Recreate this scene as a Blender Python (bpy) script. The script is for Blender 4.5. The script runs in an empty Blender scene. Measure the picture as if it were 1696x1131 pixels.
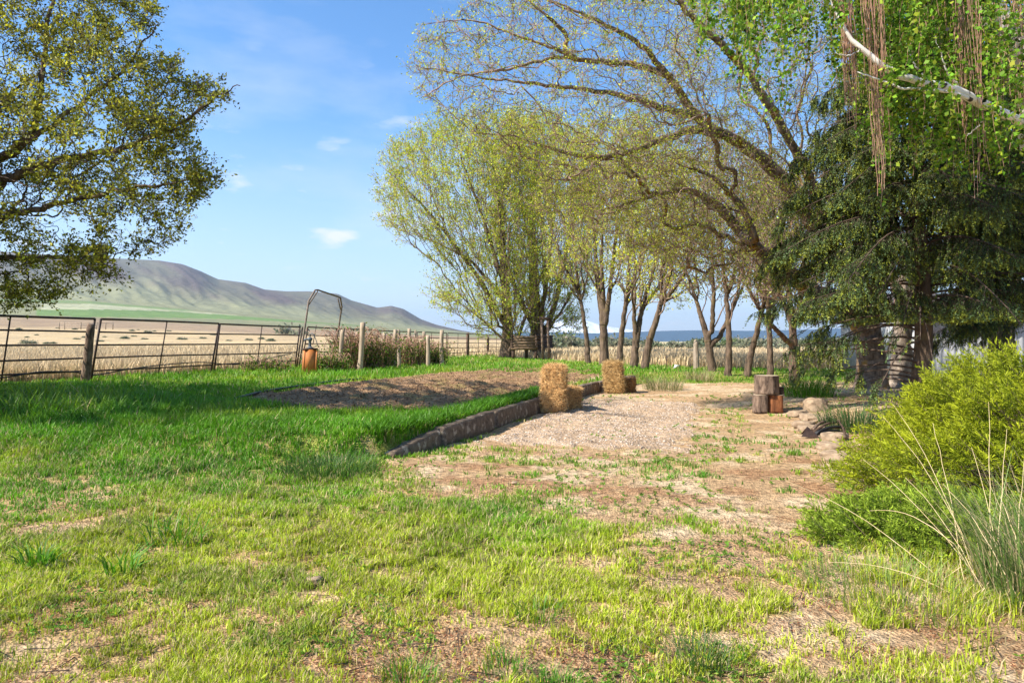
import bpy, math, random
import numpy as np
from mathutils import Vector

SC = bpy.context.scene
rng = np.random.default_rng(7)
random.seed(7)
F = 1130.0          # focal length in photo pixels (photo 1696 x 1131), used only to turn measurements into metres
CAM_H = 1.45

# ------------------------------------------------------------------ camera
cd = bpy.data.cameras.new('camera'); cam = bpy.data.objects.new('camera', cd)
SC.collection.objects.link(cam); SC.camera = cam
cd.sensor_width = 36.0; cd.lens = 36.0 * F / 1696.0
cd.clip_start = 0.05; cd.clip_end = 60000
cam.location = (0, 0, CAM_H); cam.rotation_euler = (math.radians(90), 0, 0)

# ------------------------------------------------------------------ sun + sky
SUN_H = Vector((-0.90, -0.40)).normalized()      # horizontal direction towards the sun
SUN_EL = math.radians(43)
sd = bpy.data.lights.new('sun', 'SUN'); sun = bpy.data.objects.new('sun', sd); SC.collection.objects.link(sun)
sd.energy = 4.6; sd.angle = math.radians(0.55); sd.color = (1.0, 0.93, 0.82)
tos = Vector((SUN_H.x * math.cos(SUN_EL), SUN_H.y * math.cos(SUN_EL), math.sin(SUN_EL)))
sun.rotation_euler = tos.to_track_quat('Z', 'Y').to_euler()
w = bpy.data.worlds.new('World'); SC.world = w; w.use_nodes = True
nt = w.node_tree; N = nt.nodes; L = nt.links
for n in list(N): N.remove(n)
wo = N.new('ShaderNodeOutputWorld'); bg = N.new('ShaderNodeBackground')
sky = N.new('ShaderNodeTexSky'); sky.sky_type = 'NISHITA'; sky.sun_disc = False
sky.sun_elevation = SUN_EL; sky.sun_rotation = math.atan2(SUN_H.x, SUN_H.y)
sky.altitude = 300; sky.air_density = 1.0; sky.dust_density = 0.4; sky.ozone_density = 3.5
geo = N.new('ShaderNodeNewGeometry')
tc = N.new('ShaderNodeTexCoord')
mp = N.new('ShaderNodeMapping'); mp.inputs['Scale'].default_value = (1.6, 1.6, 5.0); mp.inputs['Location'].default_value = (0.35, 0.2, 0.0)
L.new(tc.outputs['Generated'], mp.inputs['Vector'])
nz = N.new('ShaderNodeTexNoise'); nz.inputs['Scale'].default_value = 2.6; nz.inputs['Detail'].default_value = 8; nz.inputs['Roughness'].default_value = 0.55
L.new(mp.outputs[0], nz.inputs['Vector'])
cr = N.new('ShaderNodeValToRGB'); cr.color_ramp.elements[0].position = 0.53; cr.color_ramp.elements[1].position = 0.80
L.new(nz.outputs['Fac'], cr.inputs['Fac'])
# thin veil that thickens towards the horizon
sx = N.new('ShaderNodeSeparateXYZ'); L.new(tc.outputs['Generated'], sx.inputs[0])
mr = N.new('ShaderNodeMapRange'); mr.inputs['From Min'].default_value = 0.0; mr.inputs['From Max'].default_value = 0.30
mr.inputs['To Min'].default_value = 0.80; mr.inputs['To Max'].default_value = 0.0
L.new(sx.outputs['Z'], mr.inputs['Value'])
ml = N.new('ShaderNodeMath'); ml.operation = 'MULTIPLY'; ml.inputs[1].default_value = 0.32; L.new(cr.outputs[0], ml.inputs[0])
hs = N.new('ShaderNodeHueSaturation'); hs.inputs['Saturation'].default_value = 1.2; L.new(sky.outputs[0], hs.inputs['Color'])
mv = N.new('ShaderNodeMix'); mv.data_type = 'RGBA'; mv.inputs['B'].default_value = (2.75, 3.2, 4.0, 1)
L.new(mr.outputs[0], mv.inputs['Factor']); L.new(hs.outputs[0], mv.inputs['A'])
mx = N.new('ShaderNodeMix'); mx.data_type = 'RGBA'; mx.inputs['B'].default_value = (3.9, 4.1, 4.4, 1)
L.new(ml.outputs[0], mx.inputs['Factor']); L.new(mv.outputs['Result'], mx.inputs['A'])
np_ = N.new('ShaderNodeTexNoise'); np_.inputs['Scale'].default_value = 7.5; np_.inputs['Detail'].default_value = 7; np_.inputs['Roughness'].default_value = 0.5; L.new(mp.outputs[0], np_.inputs['Vector'])
rp = N.new('ShaderNodeValToRGB'); rp.color_ramp.elements[0].position = 0.60; rp.color_ramp.elements[1].position = 0.74; L.new(np_.outputs['Fac'], rp.inputs['Fac'])
mz = N.new('ShaderNodeMapRange'); mz.inputs['From Min'].default_value = 0.42; mz.inputs['From Max'].default_value = 0.10; L.new(sx.outputs['Z'], mz.inputs['Value'])
mq = N.new('ShaderNodeMath'); mq.operation = 'MULTIPLY'; L.new(rp.outputs[0], mq.inputs[0]); L.new(mz.outputs[0], mq.inputs[1])
m2 = N.new('ShaderNodeMix'); m2.data_type = 'RGBA'; m2.inputs['B'].default_value = (4.3, 4.3, 4.4, 1); L.new(mq.outputs[0], m2.inputs['Factor']); L.new(mx.outputs['Result'], m2.inputs['A'])
L.new(m2.outputs['Result'], bg.inputs['Color']); bg.inputs['Strength'].default_value = 0.122
L.new(bg.outputs[0], wo.inputs['Surface'])
SC.view_settings.view_transform = 'Standard'; SC.view_settings.look = 'None'
SC.view_settings.exposure = 1.08; SC.view_settings.gamma = 1.0

# ------------------------------------------------------------------ helpers
def lin(r, g, b):
    f = lambda c: (c / 255 / 12.92) if c / 255 <= 0.04045 else ((c / 255 + 0.055) / 1.055) ** 2.4
    return np.array([f(r), f(g), f(b)])

def P(x, y, Y):                      # photo measurement + real distance -> point in metres
    return np.array([(x - 848.0) / F * Y, Y, CAM_H - (y - 565.0) / F * Y])

def G(x, Y):                         # column + distance -> a point on the ground there
    X = (x - 848.0) / F * Y
    return np.array([X, Y, float(gz(np.array([X]), np.array([Y]))[0])])

def hash2(ix, iy, seed):
    h = (ix.astype(np.int64) * 374761393 + iy.astype(np.int64) * 668265263 + seed * 974711) & 0x7fffffff
    h = ((h ^ (h >> 13)) * 1274126177) & 0x7fffffff
    return ((h ^ (h >> 16)) & 0xffff) / 65535.0

def vnoise(x, y, seed=0):
    ix = np.floor(x).astype(np.int64); iy = np.floor(y).astype(np.int64)
    fx = x - ix; fy = y - iy; fx = fx * fx * (3 - 2 * fx); fy = fy * fy * (3 - 2 * fy)
    a = hash2(ix, iy, seed); b = hash2(ix + 1, iy, seed); c = hash2(ix, iy + 1, seed); d = hash2(ix + 1, iy + 1, seed)
    return (a * (1 - fx) + b * fx) * (1 - fy) + (c * (1 - fx) + d * fx) * fy

def fbm(x, y, seed=0, oct=4):
    s = 0; a = 0.5; t = 0
    for k in range(oct):
        s = s + a * vnoise(x, y, seed + k * 17); t += a; a *= 0.55
        x = x * 2.03 + 5.1; y = y * 2.03 - 3.7
    return s / t

def sst(a, b, x):
    t = np.clip((x - a) / (b - a), 0, 1); return t * t * (3 - 2 * t)

def mesh_obj(name, V, Q=None, T=None, mat=None, parent=None, col=None, smooth=False, loc=None):
    V = np.asarray(V, np.float32)
    if loc is not None: V = V - np.asarray(loc, np.float32)
    me = bpy.data.meshes.new(name)
    me.vertices.add(len(V)); me.vertices.foreach_set('co', V.ravel())
    li = []; st = []; n = 0
    if Q is not None and len(Q):
        Q = np.asarray(Q, np.int32); li.append(Q.ravel()); st.append(np.arange(len(Q)) * 4); n = len(Q) * 4
    if T is not None and len(T):
        T = np.asarray(T, np.int32); li.append(T.ravel()); st.append(n + np.arange(len(T)) * 3)
    li = np.concatenate(li); st = np.concatenate(st).astype(np.int32)
    me.loops.add(len(li)); me.loops.foreach_set('vertex_index', li)
    me.polygons.add(len(st)); me.polygons.foreach_set('loop_start', st)
    if smooth: me.polygons.foreach_set('use_smooth', np.ones(len(st), bool))
    me.update(calc_edges=True)
    if col is not None:
        c = np.ones((len(V), 4), np.float32); c[:, :3] = col
        a = me.color_attributes.new('col', 'FLOAT_COLOR', 'POINT'); a.data.foreach_set('color', c.ravel())
    if mat: me.materials.append(mat)
    o = bpy.data.objects.new(name, me); SC.collection.objects.link(o)
    if parent: o.parent = parent
    elif loc is not None: o.location = [float(v) for v in loc]
    return o

def tag(o, label=None, cat=None, group=None, kind=None):
    if label: o['label'] = label
    if cat: o['category'] = cat
    if group: o['group'] = group
    if kind: o['kind'] = kind
    return o

def thing(name, label, cat, loc=(0, 0, 0), group=None):
    o = bpy.data.objects.new(name, None); SC.collection.objects.link(o)
    o.location = [float(v) for v in loc]; o.empty_display_size = 0.2
    return tag(o, label, cat, group)

class MB:                             # a small mesh collector (world coordinates)
    def __init__(s): s.V = []; s.Q = []; s.T = []; s.C = []; s.n = 0
    def add(s, V, Q=None, T=None, col=None):
        V = np.asarray(V, float); s.V.append(V)
        if Q is not None and len(Q): s.Q.append(np.asarray(Q) + s.n)
        if T is not None and len(T): s.T.append(np.asarray(T) + s.n)
        s.C.append(np.ones((len(V), 3)) * (col if col is not None else 1.0)); s.n += len(V)
        return s
    def box(s, c, size, rz=0.0, tilt=(0, 0), jit=0.0, col=None):
        sx_, sy_, sz_ = [v / 2 for v in size]
        V = np.array([[a * sx_, b * sy_, d * sz_] for d in (-1, 1) for b in (-1, 1) for a in (-1, 1)], float)
        V += rng.normal(0, 1, V.shape) * jit
        V[:, 0] += V[:, 2] * tilt[0]; V[:, 1] += V[:, 2] * tilt[1]
        R = np.array([[math.cos(rz), -math.sin(rz), 0], [math.sin(rz), math.cos(rz), 0], [0, 0, 1]])
        V = V @ R.T + np.asarray(c, float)
        return s.add(V, Q=[[0, 2, 3, 1], [4, 5, 7, 6], [0, 1, 5, 4], [2, 6, 7, 3], [0, 4, 6, 2], [1, 3, 7, 5]], col=col)
    def tube(s, pts, rad, K=8, cap=True, col=None, rough=0.0):
        pts = np.asarray(pts, float); n = len(pts); rad = np.ones(n) * rad
        d = np.gradient(pts, axis=0); d /= np.linalg.norm(d, axis=1)[:, None] + 1e-9
        ref = np.array([0.31, 0.2, 0.93]) if abs(d[:, 2]).mean() < 0.7 else np.array([0.9, 0.4, 0.1])
        a = np.cross(d, ref); a /= np.linalg.norm(a, axis=1)[:, None] + 1e-9; b = np.cross(d, a)
        th = np.arange(K) / K * 2 * math.pi
        R = rad[:, None] * (1 + (rng.normal(0, rough, (n, K)) if rough else 0))
        V = pts[:, None, :] + R[:, :, None] * (np.cos(th)[None, :, None] * a[:, None, :] + np.sin(th)[None, :, None] * b[:, None, :])
        i = np.arange(n - 1)[:, None] * K; j = np.arange(K)[None, :]; j2 = (j + 1) % K
        Q = np.stack([i + j, i + j2, i + K + j2, i + K + j], -1).reshape(-1, 4)
        V = V.reshape(-1, 3); T = []
        if cap:
            V = np.vstack([V, pts[0], pts[-1]])
            for k in range(K):
                T.append([n * K, (k + 1) % K, k]); T.append([n * K + 1, (n - 1) * K + k, (n - 1) * K + (k + 1) % K])
        return s.add(V, Q=Q, T=T or None, col=col)
    def obj(s, name, mat, parent=None, loc=None, smooth=False):
        pl = loc if loc is not None else (parent_loc(parent) if parent else None)
        return mesh_obj(name, np.vstack(s.V), np.vstack(s.Q) if s.Q else None, np.vstack(s.T) if s.T else None,
                        mat, parent, np.vstack(s.C), smooth, pl)

def parent_loc(o):
    v = np.zeros(3)
    while o is not None:
        v += np.array(o.location); o = o.parent
    return v

# ------------------------------------------------------------------ materials
def new_mat(name):
    m = bpy.data.materials.new(name); m.use_nodes = True
    t = m.node_tree
    return m, t, t.nodes['Principled BSDF'], t.nodes['Material Output']

def mat_leaf(name, tint=(1, 1, 1), trans=0.35, rough=0.55, spec=0.25):
    m, t, b, o = new_mat(name); n = t.nodes; l = t.links
    at = n.new('ShaderNodeAttribute'); at.attribute_name = 'col'
    mu = n.new('ShaderNodeMix'); mu.data_type = 'RGBA'; mu.blend_type = 'MULTIPLY'; mu.inputs['Factor'].default_value = 1
    mu.inputs['B'].default_value = (*tint, 1); l.new(at.outputs['Color'], mu.inputs['A'])
    l.new(mu.outputs['Result'], b.inputs['Base Color']); b.inputs['Roughness'].default_value = rough
    b.inputs['Specular IOR Level'].default_value = spec
    tr = n.new('ShaderNodeBsdfTranslucent'); l.new(mu.outputs['Result'], tr.inputs['Color'])
    ms = n.new('ShaderNodeMixShader'); ms.inputs[0].default_value = trans
    l.new(b.outputs[0], ms.inputs[1]); l.new(tr.outputs[0], ms.inputs[2]); l.new(ms.outputs[0], o.inputs['Surface'])
    return m

def mat_rough(name, c1, c2, scale=6.0, stretch=(1, 1, 1), bump=0.5, bdist=0.02, rough=0.85, c3=None, s3=2.0, t3=(0.55, 0.7), use_col=False, metal=0.0, detail=6):
    m, t, b, o = new_mat(name); n = t.nodes; l = t.links
    tc = n.new('ShaderNodeTexCoord'); mp = n.new('ShaderNodeMapping'); mp.inputs['Scale'].default_value = stretch
    l.new(tc.outputs['Object'], mp.inputs['Vector'])
    z = n.new('ShaderNodeTexNoise'); z.inputs['Scale'].default_value = scale; z.inputs['Detail'].default_value = detail; z.inputs['Roughness'].default_value = 0.65
    l.new(mp.outputs[0], z.inputs['Vector'])
    r = n.new('ShaderNodeValToRGB'); r.color_ramp.elements[0].position = 0.33; r.color_ramp.elements[1].position = 0.67
    r.color_ramp.elements[0].color = (*c1, 1); r.color_ramp.elements[1].color = (*c2, 1)
    l.new(z.outputs['Fac'], r.inputs['Fac']); out = r.outputs['Color']
    if c3 is not None:
        z3 = n.new('ShaderNodeTexNoise'); z3.inputs['Scale'].default_value = s3; z3.inputs['Detail'].default_value = 5
        l.new(tc.outputs['Object'], z3.inputs['Vector'])
        r3 = n.new('ShaderNodeValToRGB'); r3.color_ramp.elements[0].position = t3[0]; r3.color_ramp.elements[1].position = t3[1]
        l.new(z3.outputs['Fac'], r3.inputs['Fac'])
        m3 = n.new('ShaderNodeMix'); m3.data_type = 'RGBA'; m3.inputs['B'].default_value = (*c3, 1)
        l.new(r3.outputs['Color'], m3.inputs['Factor']); l.new(out, m3.inputs['A']); out = m3.outputs['Result']
    if use_col:
        at = n.new('ShaderNodeAttribute'); at.attribute_name = 'col'
        mu = n.new('ShaderNodeMix'); mu.data_type = 'RGBA'; mu.blend_type = 'MULTIPLY'; mu.inputs['Factor'].default_value = 1
        l.new(at.outputs['Color'], mu.inputs['A']); l.new(out, mu.inputs['B']); out = mu.outputs['Result']
    l.new(out, b.inputs['Base Color']); b.inputs['Roughness'].default_value = rough
    b.inputs['Specular IOR Level'].default_value = 0.25; b.inputs['Metallic'].default_value = metal
    if bump:
        bp = n.new('ShaderNodeBump'); bp.inputs['Strength'].default_value = bump; bp.inputs['Distance'].default_value = bdist
        l.new(z.outputs['Fac'], bp.inputs['Height']); l.new(bp.outputs[0], b.inputs['Normal'])
    return m

M_leaf = mat_leaf('leaf', trans=0.45); M_grass = mat_leaf('grass_blade', trans=0.40, rough=0.5, spec=0.3)
M_dry = mat_leaf('dry_stalk', trans=0.25, rough=0.7, spec=0.1)
M_needle = mat_leaf('needle', trans=0.12, rough=0.5, spec=0.3)
M_bark = mat_rough('bark', lin(52, 42, 34), lin(124, 104, 86), 9, (1, 1, 0.22), 1.0, 0.05, c3=lin(120, 104, 60), s3=1.6, t3=(0.56, 0.75))
M_bark_lichen = mat_rough('bark_lichen', lin(80, 66, 56), lin(156, 136, 118), 10, (1, 1, 0.4), 1.0, 0.04, c3=lin(150, 112, 40), s3=2.4, t3=(0.55, 0.68))
M_bark_pale = mat_rough('bark_pale', lin(120, 104, 90), lin(182, 166, 148), 7, (1.2, 1.2, 0.2), 1.0, 0.06)
M_twig = mat_rough('twig', lin(112, 90, 78), lin(172, 146, 128), 12, bump=0)
M_twig_dark = mat_rough('twig_dark', lin(58, 46, 40), lin(100, 84, 72), 12, bump=0)
M_birch = mat_rough('birch_bark', lin(206, 198, 188), lin(236, 230, 222), 5, (1, 1, 3), 0.3, 0.01, c3=lin(70, 60, 54), s3=7.0, t3=(0.60, 0.66))
M_redtwig = mat_rough('red_twig', lin(140, 100, 80), lin(196, 160, 136), 20, bump=0)
M_steel = mat_rough('rusty_pipe', lin(44, 34, 30), lin(80, 64, 56), 14, bump=0.2, bdist=0.002, rough=0.6, c3=lin(96, 66, 48), s3=5)
M_arch = mat_rough('pale_pipe', lin(88, 76, 68), lin(138, 124, 110), 14, bump=0.2, bdist=0.002, rough=0.6, c3=lin(110, 78, 56), s3=5)
M_wood_grey = mat_rough('weathered_wood', lin(120, 104, 88), lin(184, 166, 144), 12, (1, 1, 0.12), 0.8, 0.02, c3=lin(84, 70, 58), s3=3)
M_wood_pale = mat_rough('pale_post_wood', lin(134, 116, 96), lin(188, 170, 146), 12, (1, 1, 0.12), 0.8, 0.02)
M_wood_dark = mat_rough('dark_log', lin(46, 36, 30), lin(96, 76, 62), 10, (0.3, 1, 1), 0.8, 0.02)
M_wood_log = mat_rough('log_face', lin(72, 58, 46), lin(140, 116, 92), 10, (0.3, 1, 1), 0.8, 0.02)
M_ply = mat_rough('stained_wood', lin(176, 106, 56), lin(206, 136, 80), 5, (1, 1, 0.3), 0.2, 0.005, rough=0.6)
M_iron = mat_rough('painted_iron', lin(70, 78, 84), lin(104, 112, 116), 12, bump=0.2, bdist=0.003, rough=0.5)
M_conc = mat_rough('concrete', lin(84, 70, 58), lin(128, 110, 92), 14, (1, 1, 1), 0.9, 0.015, c3=lin(164, 150, 132), s3=9, t3=(0.56, 0.66))
M_rock = mat_rough('rock', lin(124, 104, 84), lin(176, 154, 128), 8, bump=0.7, bdist=0.03, c3=lin(104, 86, 70), s3=4)
M_straw = mat_rough('straw', lin(168, 124, 70), lin(228, 192, 134), 30, (1, 1, 3.0), 1.0, 0.05, c3=lin(110, 76, 42), s3=22, t3=(0.54, 0.66), use_col=True)
M_strawblade = mat_leaf('straw_stem', trans=0.15, rough=0.6)
M_stump = mat_rough('stump_bark', lin(62, 48, 40), lin(142, 120, 102), 16, (1, 1, 0.3), 1.0, 0.04)
M_stump_red = mat_rough('stump_inner', lin(88, 54, 34), lin(156, 100, 62), 9, (1, 1, 0.35), 1.0, 0.03, c3=lin(110, 60, 34), s3=6)
M_cut = mat_rough('cut_wood', lin(170, 150, 126), lin(204, 186, 160), 18, bump=0.4, bdist=0.01)
M_hose = mat_rough('black_hose', lin(28, 28, 30), lin(50, 50, 52), 10, bump=0, rough=0.5)
M_white = mat_rough('white_plastic', lin(220, 220, 222), lin(240, 240, 242), 6, bump=0, rough=0.5)
M_shedwall = mat_rough('sheet_metal', lin(150, 152, 156), lin(186, 188, 192), 4, bump=0.1, rough=0.55, c3=lin(122, 100, 88), s3=1.5)
M_shedroof = mat_rough('shed_roof', lin(74, 66, 66), lin(104, 94, 92), 4, bump=0.1, rough=0.7)

def mat_ground(name, fine=(38, 9), bump=0.9, contrast=0.55, bdist=0.02):
    m, t, b, o = new_mat(name); n = t.nodes; l = t.links
    at = n.new('ShaderNodeAttribute'); at.attribute_name = 'col'
    tc = n.new('ShaderNodeTexCoord')
    z1 = n.new('ShaderNodeTexNoise'); z1.inputs['Scale'].default_value = fine[0]; z1.inputs['Detail'].default_value = 6; z1.inputs['Roughness'].default_value = 0.75
    z2 = n.new('ShaderNodeTexNoise'); z2.inputs['Scale'].default_value = fine[1]; z2.inputs['Detail'].default_value = 6
    v = n.new('ShaderNodeTexVoronoi'); v.inputs['Scale'].default_value = fine[0] * 0.9
    for q in (z1, z2, v): l.new(tc.outputs['Object'], q.inputs['Vector'])
    a = n.new('ShaderNodeMath'); a.operation = 'ADD'; l.new(z1.outputs['Fac'], a.inputs[0]); l.new(z2.outputs['Fac'], a.inputs[1])
    r = n.new('ShaderNodeMapRange'); r.inputs['From Min'].default_value = 0.65; r.inputs['From Max'].default_value = 1.35
    r.inputs['To Min'].default_value = 1 - contrast; r.inputs['To Max'].default_value = 1 + contrast
    l.new(a.outputs[0], r.inputs['Value'])
    mu = n.new('ShaderNodeVectorMath'); mu.operation = 'SCALE'; l.new(at.outputs['Color'], mu.inputs[0]); l.new(r.outputs[0], mu.inputs['Scale'])
    l.new(mu.outputs[0], b.inputs['Base Color']); b.inputs['Roughness'].default_value = 0.95; b.inputs['Specular IOR Level'].default_value = 0.1
    ad = n.new('ShaderNodeMath'); ad.operation = 'ADD'; l.new(a.outputs[0], ad.inputs[0]); l.new(v.outputs['Distance'], ad.inputs[1])
    bp = n.new('ShaderNodeBump'); bp.inputs['Strength'].default_value = bump; bp.inputs['Distance'].default_value = bdist
    l.new(ad.outputs[0], bp.inputs['Height']); l.new(bp.outputs[0], b.inputs['Normal'])
    return m
M_ground = mat_ground('earth', (60, 14), 1.0, 0.85, 0.03); M_soil = mat_ground('tilled_soil', (30, 6), 1.0, 0.35, 0.03)
M_gravel = mat_ground('gravel', (30, 9), 1.0, 0.30, 0.03); M_hill = mat_ground('hill_turf', (0.04, 0.006), 0.5, 0.20, 8.0)

# ------------------------------------------------------------------ terrain
CURB = np.array([(-60, -2), (-14, 3.2), (-9, 4.6), (-4, 6.6), (-1.95, 8.05), (-1.25, 8.95), (-0.78, 9.95), (-0.35, 11.3), (1.75, 17.8),
                 (3.0, 21.0), (4.2, 23.4), (6, 24.4), (12, 26), (60, 30)], float)
def curb_dist(x, y):
    best = np.full(x.shape, 1e9); sg = np.zeros(x.shape); pk = np.zeros(x.shape)
    for i in range(len(CURB) - 1):
        a = CURB[i]; b = CURB[i + 1]; d = b - a; L2 = d @ d
        t = np.clip(((x - a[0]) * d[0] + (y - a[1]) * d[1]) / L2, 0, 1)
        qx = x - a[0] - t * d[0]; qy = y - a[1] - t * d[1]; q = np.hypot(qx, qy)
        c = d[0] * (y - a[1]) - d[1] * (x - a[0])
        m = q < best; best = np.where(m, q, best); sg = np.where(m, np.sign(c), sg); pk = np.where(m, i + t, pk)
    return best * sg, pk
def gz(x, y, detail=True):
    x = np.asarray(x, float); y = np.asarray(y, float)
    s, k = curb_dist(x, y)
    wr = 0.07 + 3.4 * sst(4.6, 2.4, k) + 2.6 * sst(9.6, 11.5, k)
    z = 0.285 * sst(-0.02, 1, (s - 0.03) / wr) * (1 - 0.35 * sst(10, 12.5, k))
    z = z + 0.10 * sst(-6, -14, x) * sst(24, 12, y)
    z = z + 0.18 * sst(4.6, 7.5, x) * sst(24, 18, y)           # bank under the shrubs
    if detail:
        m = sst(120, 40, y)
        z = z + (fbm(x * 0.9, y * 0.9, 3) - 0.5) * 0.07 * m + (fbm(x * 5, y * 5, 5, 3) - 0.5) * 0.028 * m
    return z

SOIL = np.array([(-5.7, 13.9), (-4.35, 20), (-2.6, 25), (-0.2, 29.8), (3.2, 27.2), (3.0, 22.4), (0.2, 15.0), (-1.3, 11.3), (-2.6, 11.2), (-3.7, 11.7)], float)
PAD = np.array([(-0.55, 9.75), (2.3, 8.85), (4.5, 16.2), (1.75, 16.9)], float)
def in_poly(x, y, poly):
    c = np.zeros(x.shape, bool); n = len(poly); j = n - 1
    for i in range(n):
        xi, yi = poly[i]; xj, yj = poly[j]
        c ^= ((yi > y) != (yj > y)) & (x < (xj - xi) * (y - yi) / (yj - yi + 1e-12) + xi); j = i
    return c
def blob(x, y, cx, cy, rx, ry): return np.exp(-(((x - cx) / rx) ** 2 + ((y - cy) / ry) ** 2) ** 1.5)

def grass_density(x, y):
    s, k = curb_dist(x, y)
    low = sst(0.05, -0.15, s)                                  # 1 on the yard side of the curb line
    n1 = fbm(x * 0.9 + 3, y * 1.3, 11, 4); n2 = fbm(x * 3.2, y * 3.6, 23, 3)
    weed = sst(0.62, 0.74, fbm(x * 4.2 + 40, y * 4.6, 29, 3)) * 0.75
    dirt = np.maximum.reduce([blob(x, y, 1.9, 6.5, 1.9, 1.25), blob(x, y, 3.1, 8.2, 1.9, 2.2), 0.85 * blob(x, y, 0.3, 7.5, 1.7, 0.9),
                              0.9 * blob(x, y, 0.5, 8.9, 1.6, 1.0), 0.75 * blob(x, y, -0.5, 6.7, 0.9, 0.5), blob(x, y, 2.5, 5.3, 1.35, 1.3), 0.55 * blob(x, y, 2.4, 3.6, 1.4, 1.0), 0.5 * blob(x, y, -0.2, 2.9, 1.3, 0.5),
                              sst(8.6, 9.6, y) * sst(24.6, 22.8, y) * sst(-1.4, -0.6, x)])
    g = 0.92 - 1.2 * dirt + (n1 - 0.5) * 1.7 + (n2 - 0.5) * 1.0 - 0.10 * sst(5.0, 3.2, y) - 0.25 * sst(-1, 2.5, x) * sst(6, 3, y)
    g = np.where(dirt > 0.8, g + (n1 - 0.55) * 0.4, g)
    g = np.where(y < 5.6, np.maximum(g, 0.42 + (n1 - 0.5) * 0.9 + (n2 - 0.5) * 0.8), g)
    g = g - 0.24 * sst(-0.2, 1.2, x / np.maximum(y, 1) * 5) * sst(7.2, 5.8, y) * sst(2.6, 3.4, y) * (0.6 + 0.8 * n1)
    g = np.maximum(g, weed * sst(20, 12, y))
    g = np.where(low > 0.5, g, np.where(k > 4.5, 1.2, np.maximum(g, sst(0, 1.5, s))))
    g = g * (1 - 0.35 * sst(4.6, 3.0, y) * low * (n2 > 0.45))
    g = np.where(in_poly(x, y, PAD), -0.15 + n2 * 0.2, g)
    g = np.where(in_poly(x, y, SOIL), -0.2, g)
    g = np.where((k > 9.9) & (s > 0), 1.1, g)
    return np.clip(g, 0, 1), dirt, n1, n2

def ground_colour(x, y):
    g, dirt, n1, n2 = grass_density(x, y)
    s, k = curb_dist(x, y)
    thatch = lin(204, 172, 118); soil = lin(196, 162, 122); sand = lin(222, 194, 156); green = lin(122, 146, 44); chip = lin(172, 130, 94)
    c = np.ones(x.shape + (3,)) * soil
    n3 = fbm(x * 1.7 - 8, y * 2.1 + 2, 41, 4)
    a = sst(0.46, 0.62, n3)[..., None]; c = c * (1 - a) + sand * a
    a = (sst(0.50, 0.60, fbm(x * 2.3, y * 2.9, 57, 4)) * (0.22 + 0.5 * sst(5.2, 6.2, y) * sst(10, 8, y)) * sst(22, 9, y))[..., None]; c = c * (1 - a) + chip * a
    a = (sst(0.15, 0.7, g) * 0.8)[..., None]; th = thatch * (0.75 + 0.5 * n2[..., None]); c = c * (1 - a) + th * a
    a = (sst(0.55, 1.0, g) * 0.75)[..., None]; c = c * (1 - a) + green * a
    far = fence_side(x, y)                                     # beyond the fence: straw field
    tan = lin(200, 180, 144) * (0.85 + 0.3 * n1[..., None])
    sage = lin(150, 148, 110)
    a = far[..., None]; c = c * (1 - a) + tan * a
    a = (sst(70, 260, y) * 0.6)[..., None]; c = c * (1 - a) + sage * a
    return c

def fence_side(x, y):                                          # 1 in the open field
    fx = -12.2 + (y - 19.8) * 0.255
    back = 27.5 + 0.0 * x
    yb = np.interp(x, [-3, 2, 6, 9, 12, 20, 60], [60, 47, 37, 32, 30, 30, 33])
    a = sst(0.4, 1.2, fx - x) * (y > -40); b = sst(0, 1.5, y - yb)
    return np.maximum(a, b)

def axis(lo, dlo, dhi, hi, step, g=1.13):
    m = np.arange(dlo, dhi, step); a = [m[-1]]; d = step
    up = []; v = m[-1]
    while v < hi: d *= g; v += d; up.append(min(v, hi))
    dn = []; v = m[0]; d = step
    while v > lo: d *= g; v -= d; dn.append(max(v, lo))
    return np.array(dn[::-1] + list(m) + up)
def inset(x, y, poly):
    d = np.full(np.shape(x), 1e9)
    for a, c in zip(poly, np.roll(poly, -1, 0)):
        ab = c - a; t = np.clip(((x - a[0]) * ab[0] + (y - a[1]) * ab[1]) / (ab @ ab), 0, 1); d = np.minimum(d, np.hypot(x - a[0] - t * ab[0], y - a[1] - t * ab[1]))
    return np.where(in_poly(x, y, poly), d, -d)
gx = axis(-13000, -13.5, 9.0, 13000, 0.085); gy = axis(-60, 2.2, 24.5, 21000, 0.085)
XX, YY = np.meshgrid(gx, gy)
def grid_mesh(XX, YY, ZZ):
    h, w_ = XX.shape; i = np.arange(h * w_).reshape(h, w_)
    return np.stack([XX, YY, ZZ], -1).reshape(-1, 3), np.stack([i[:-1, :-1], i[:-1, 1:], i[1:, 1:], i[1:, :-1]], -1).reshape(-1, 4)
V, Q = grid_mesh(XX, YY, gz(XX, YY)); V[:, 2] -= 0.06 * sst(0.25, 0.5, inset(V[:, 0], V[:, 1], SOIL)) + 0.05 * sst(0.3, 0.5, inset(V[:, 0], V[:, 1], PAD))
tag(mesh_obj('ground', V, Q, mat=M_ground, col=ground_colour(XX, YY).reshape(-1, 3), smooth=True), kind='structure')

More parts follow.
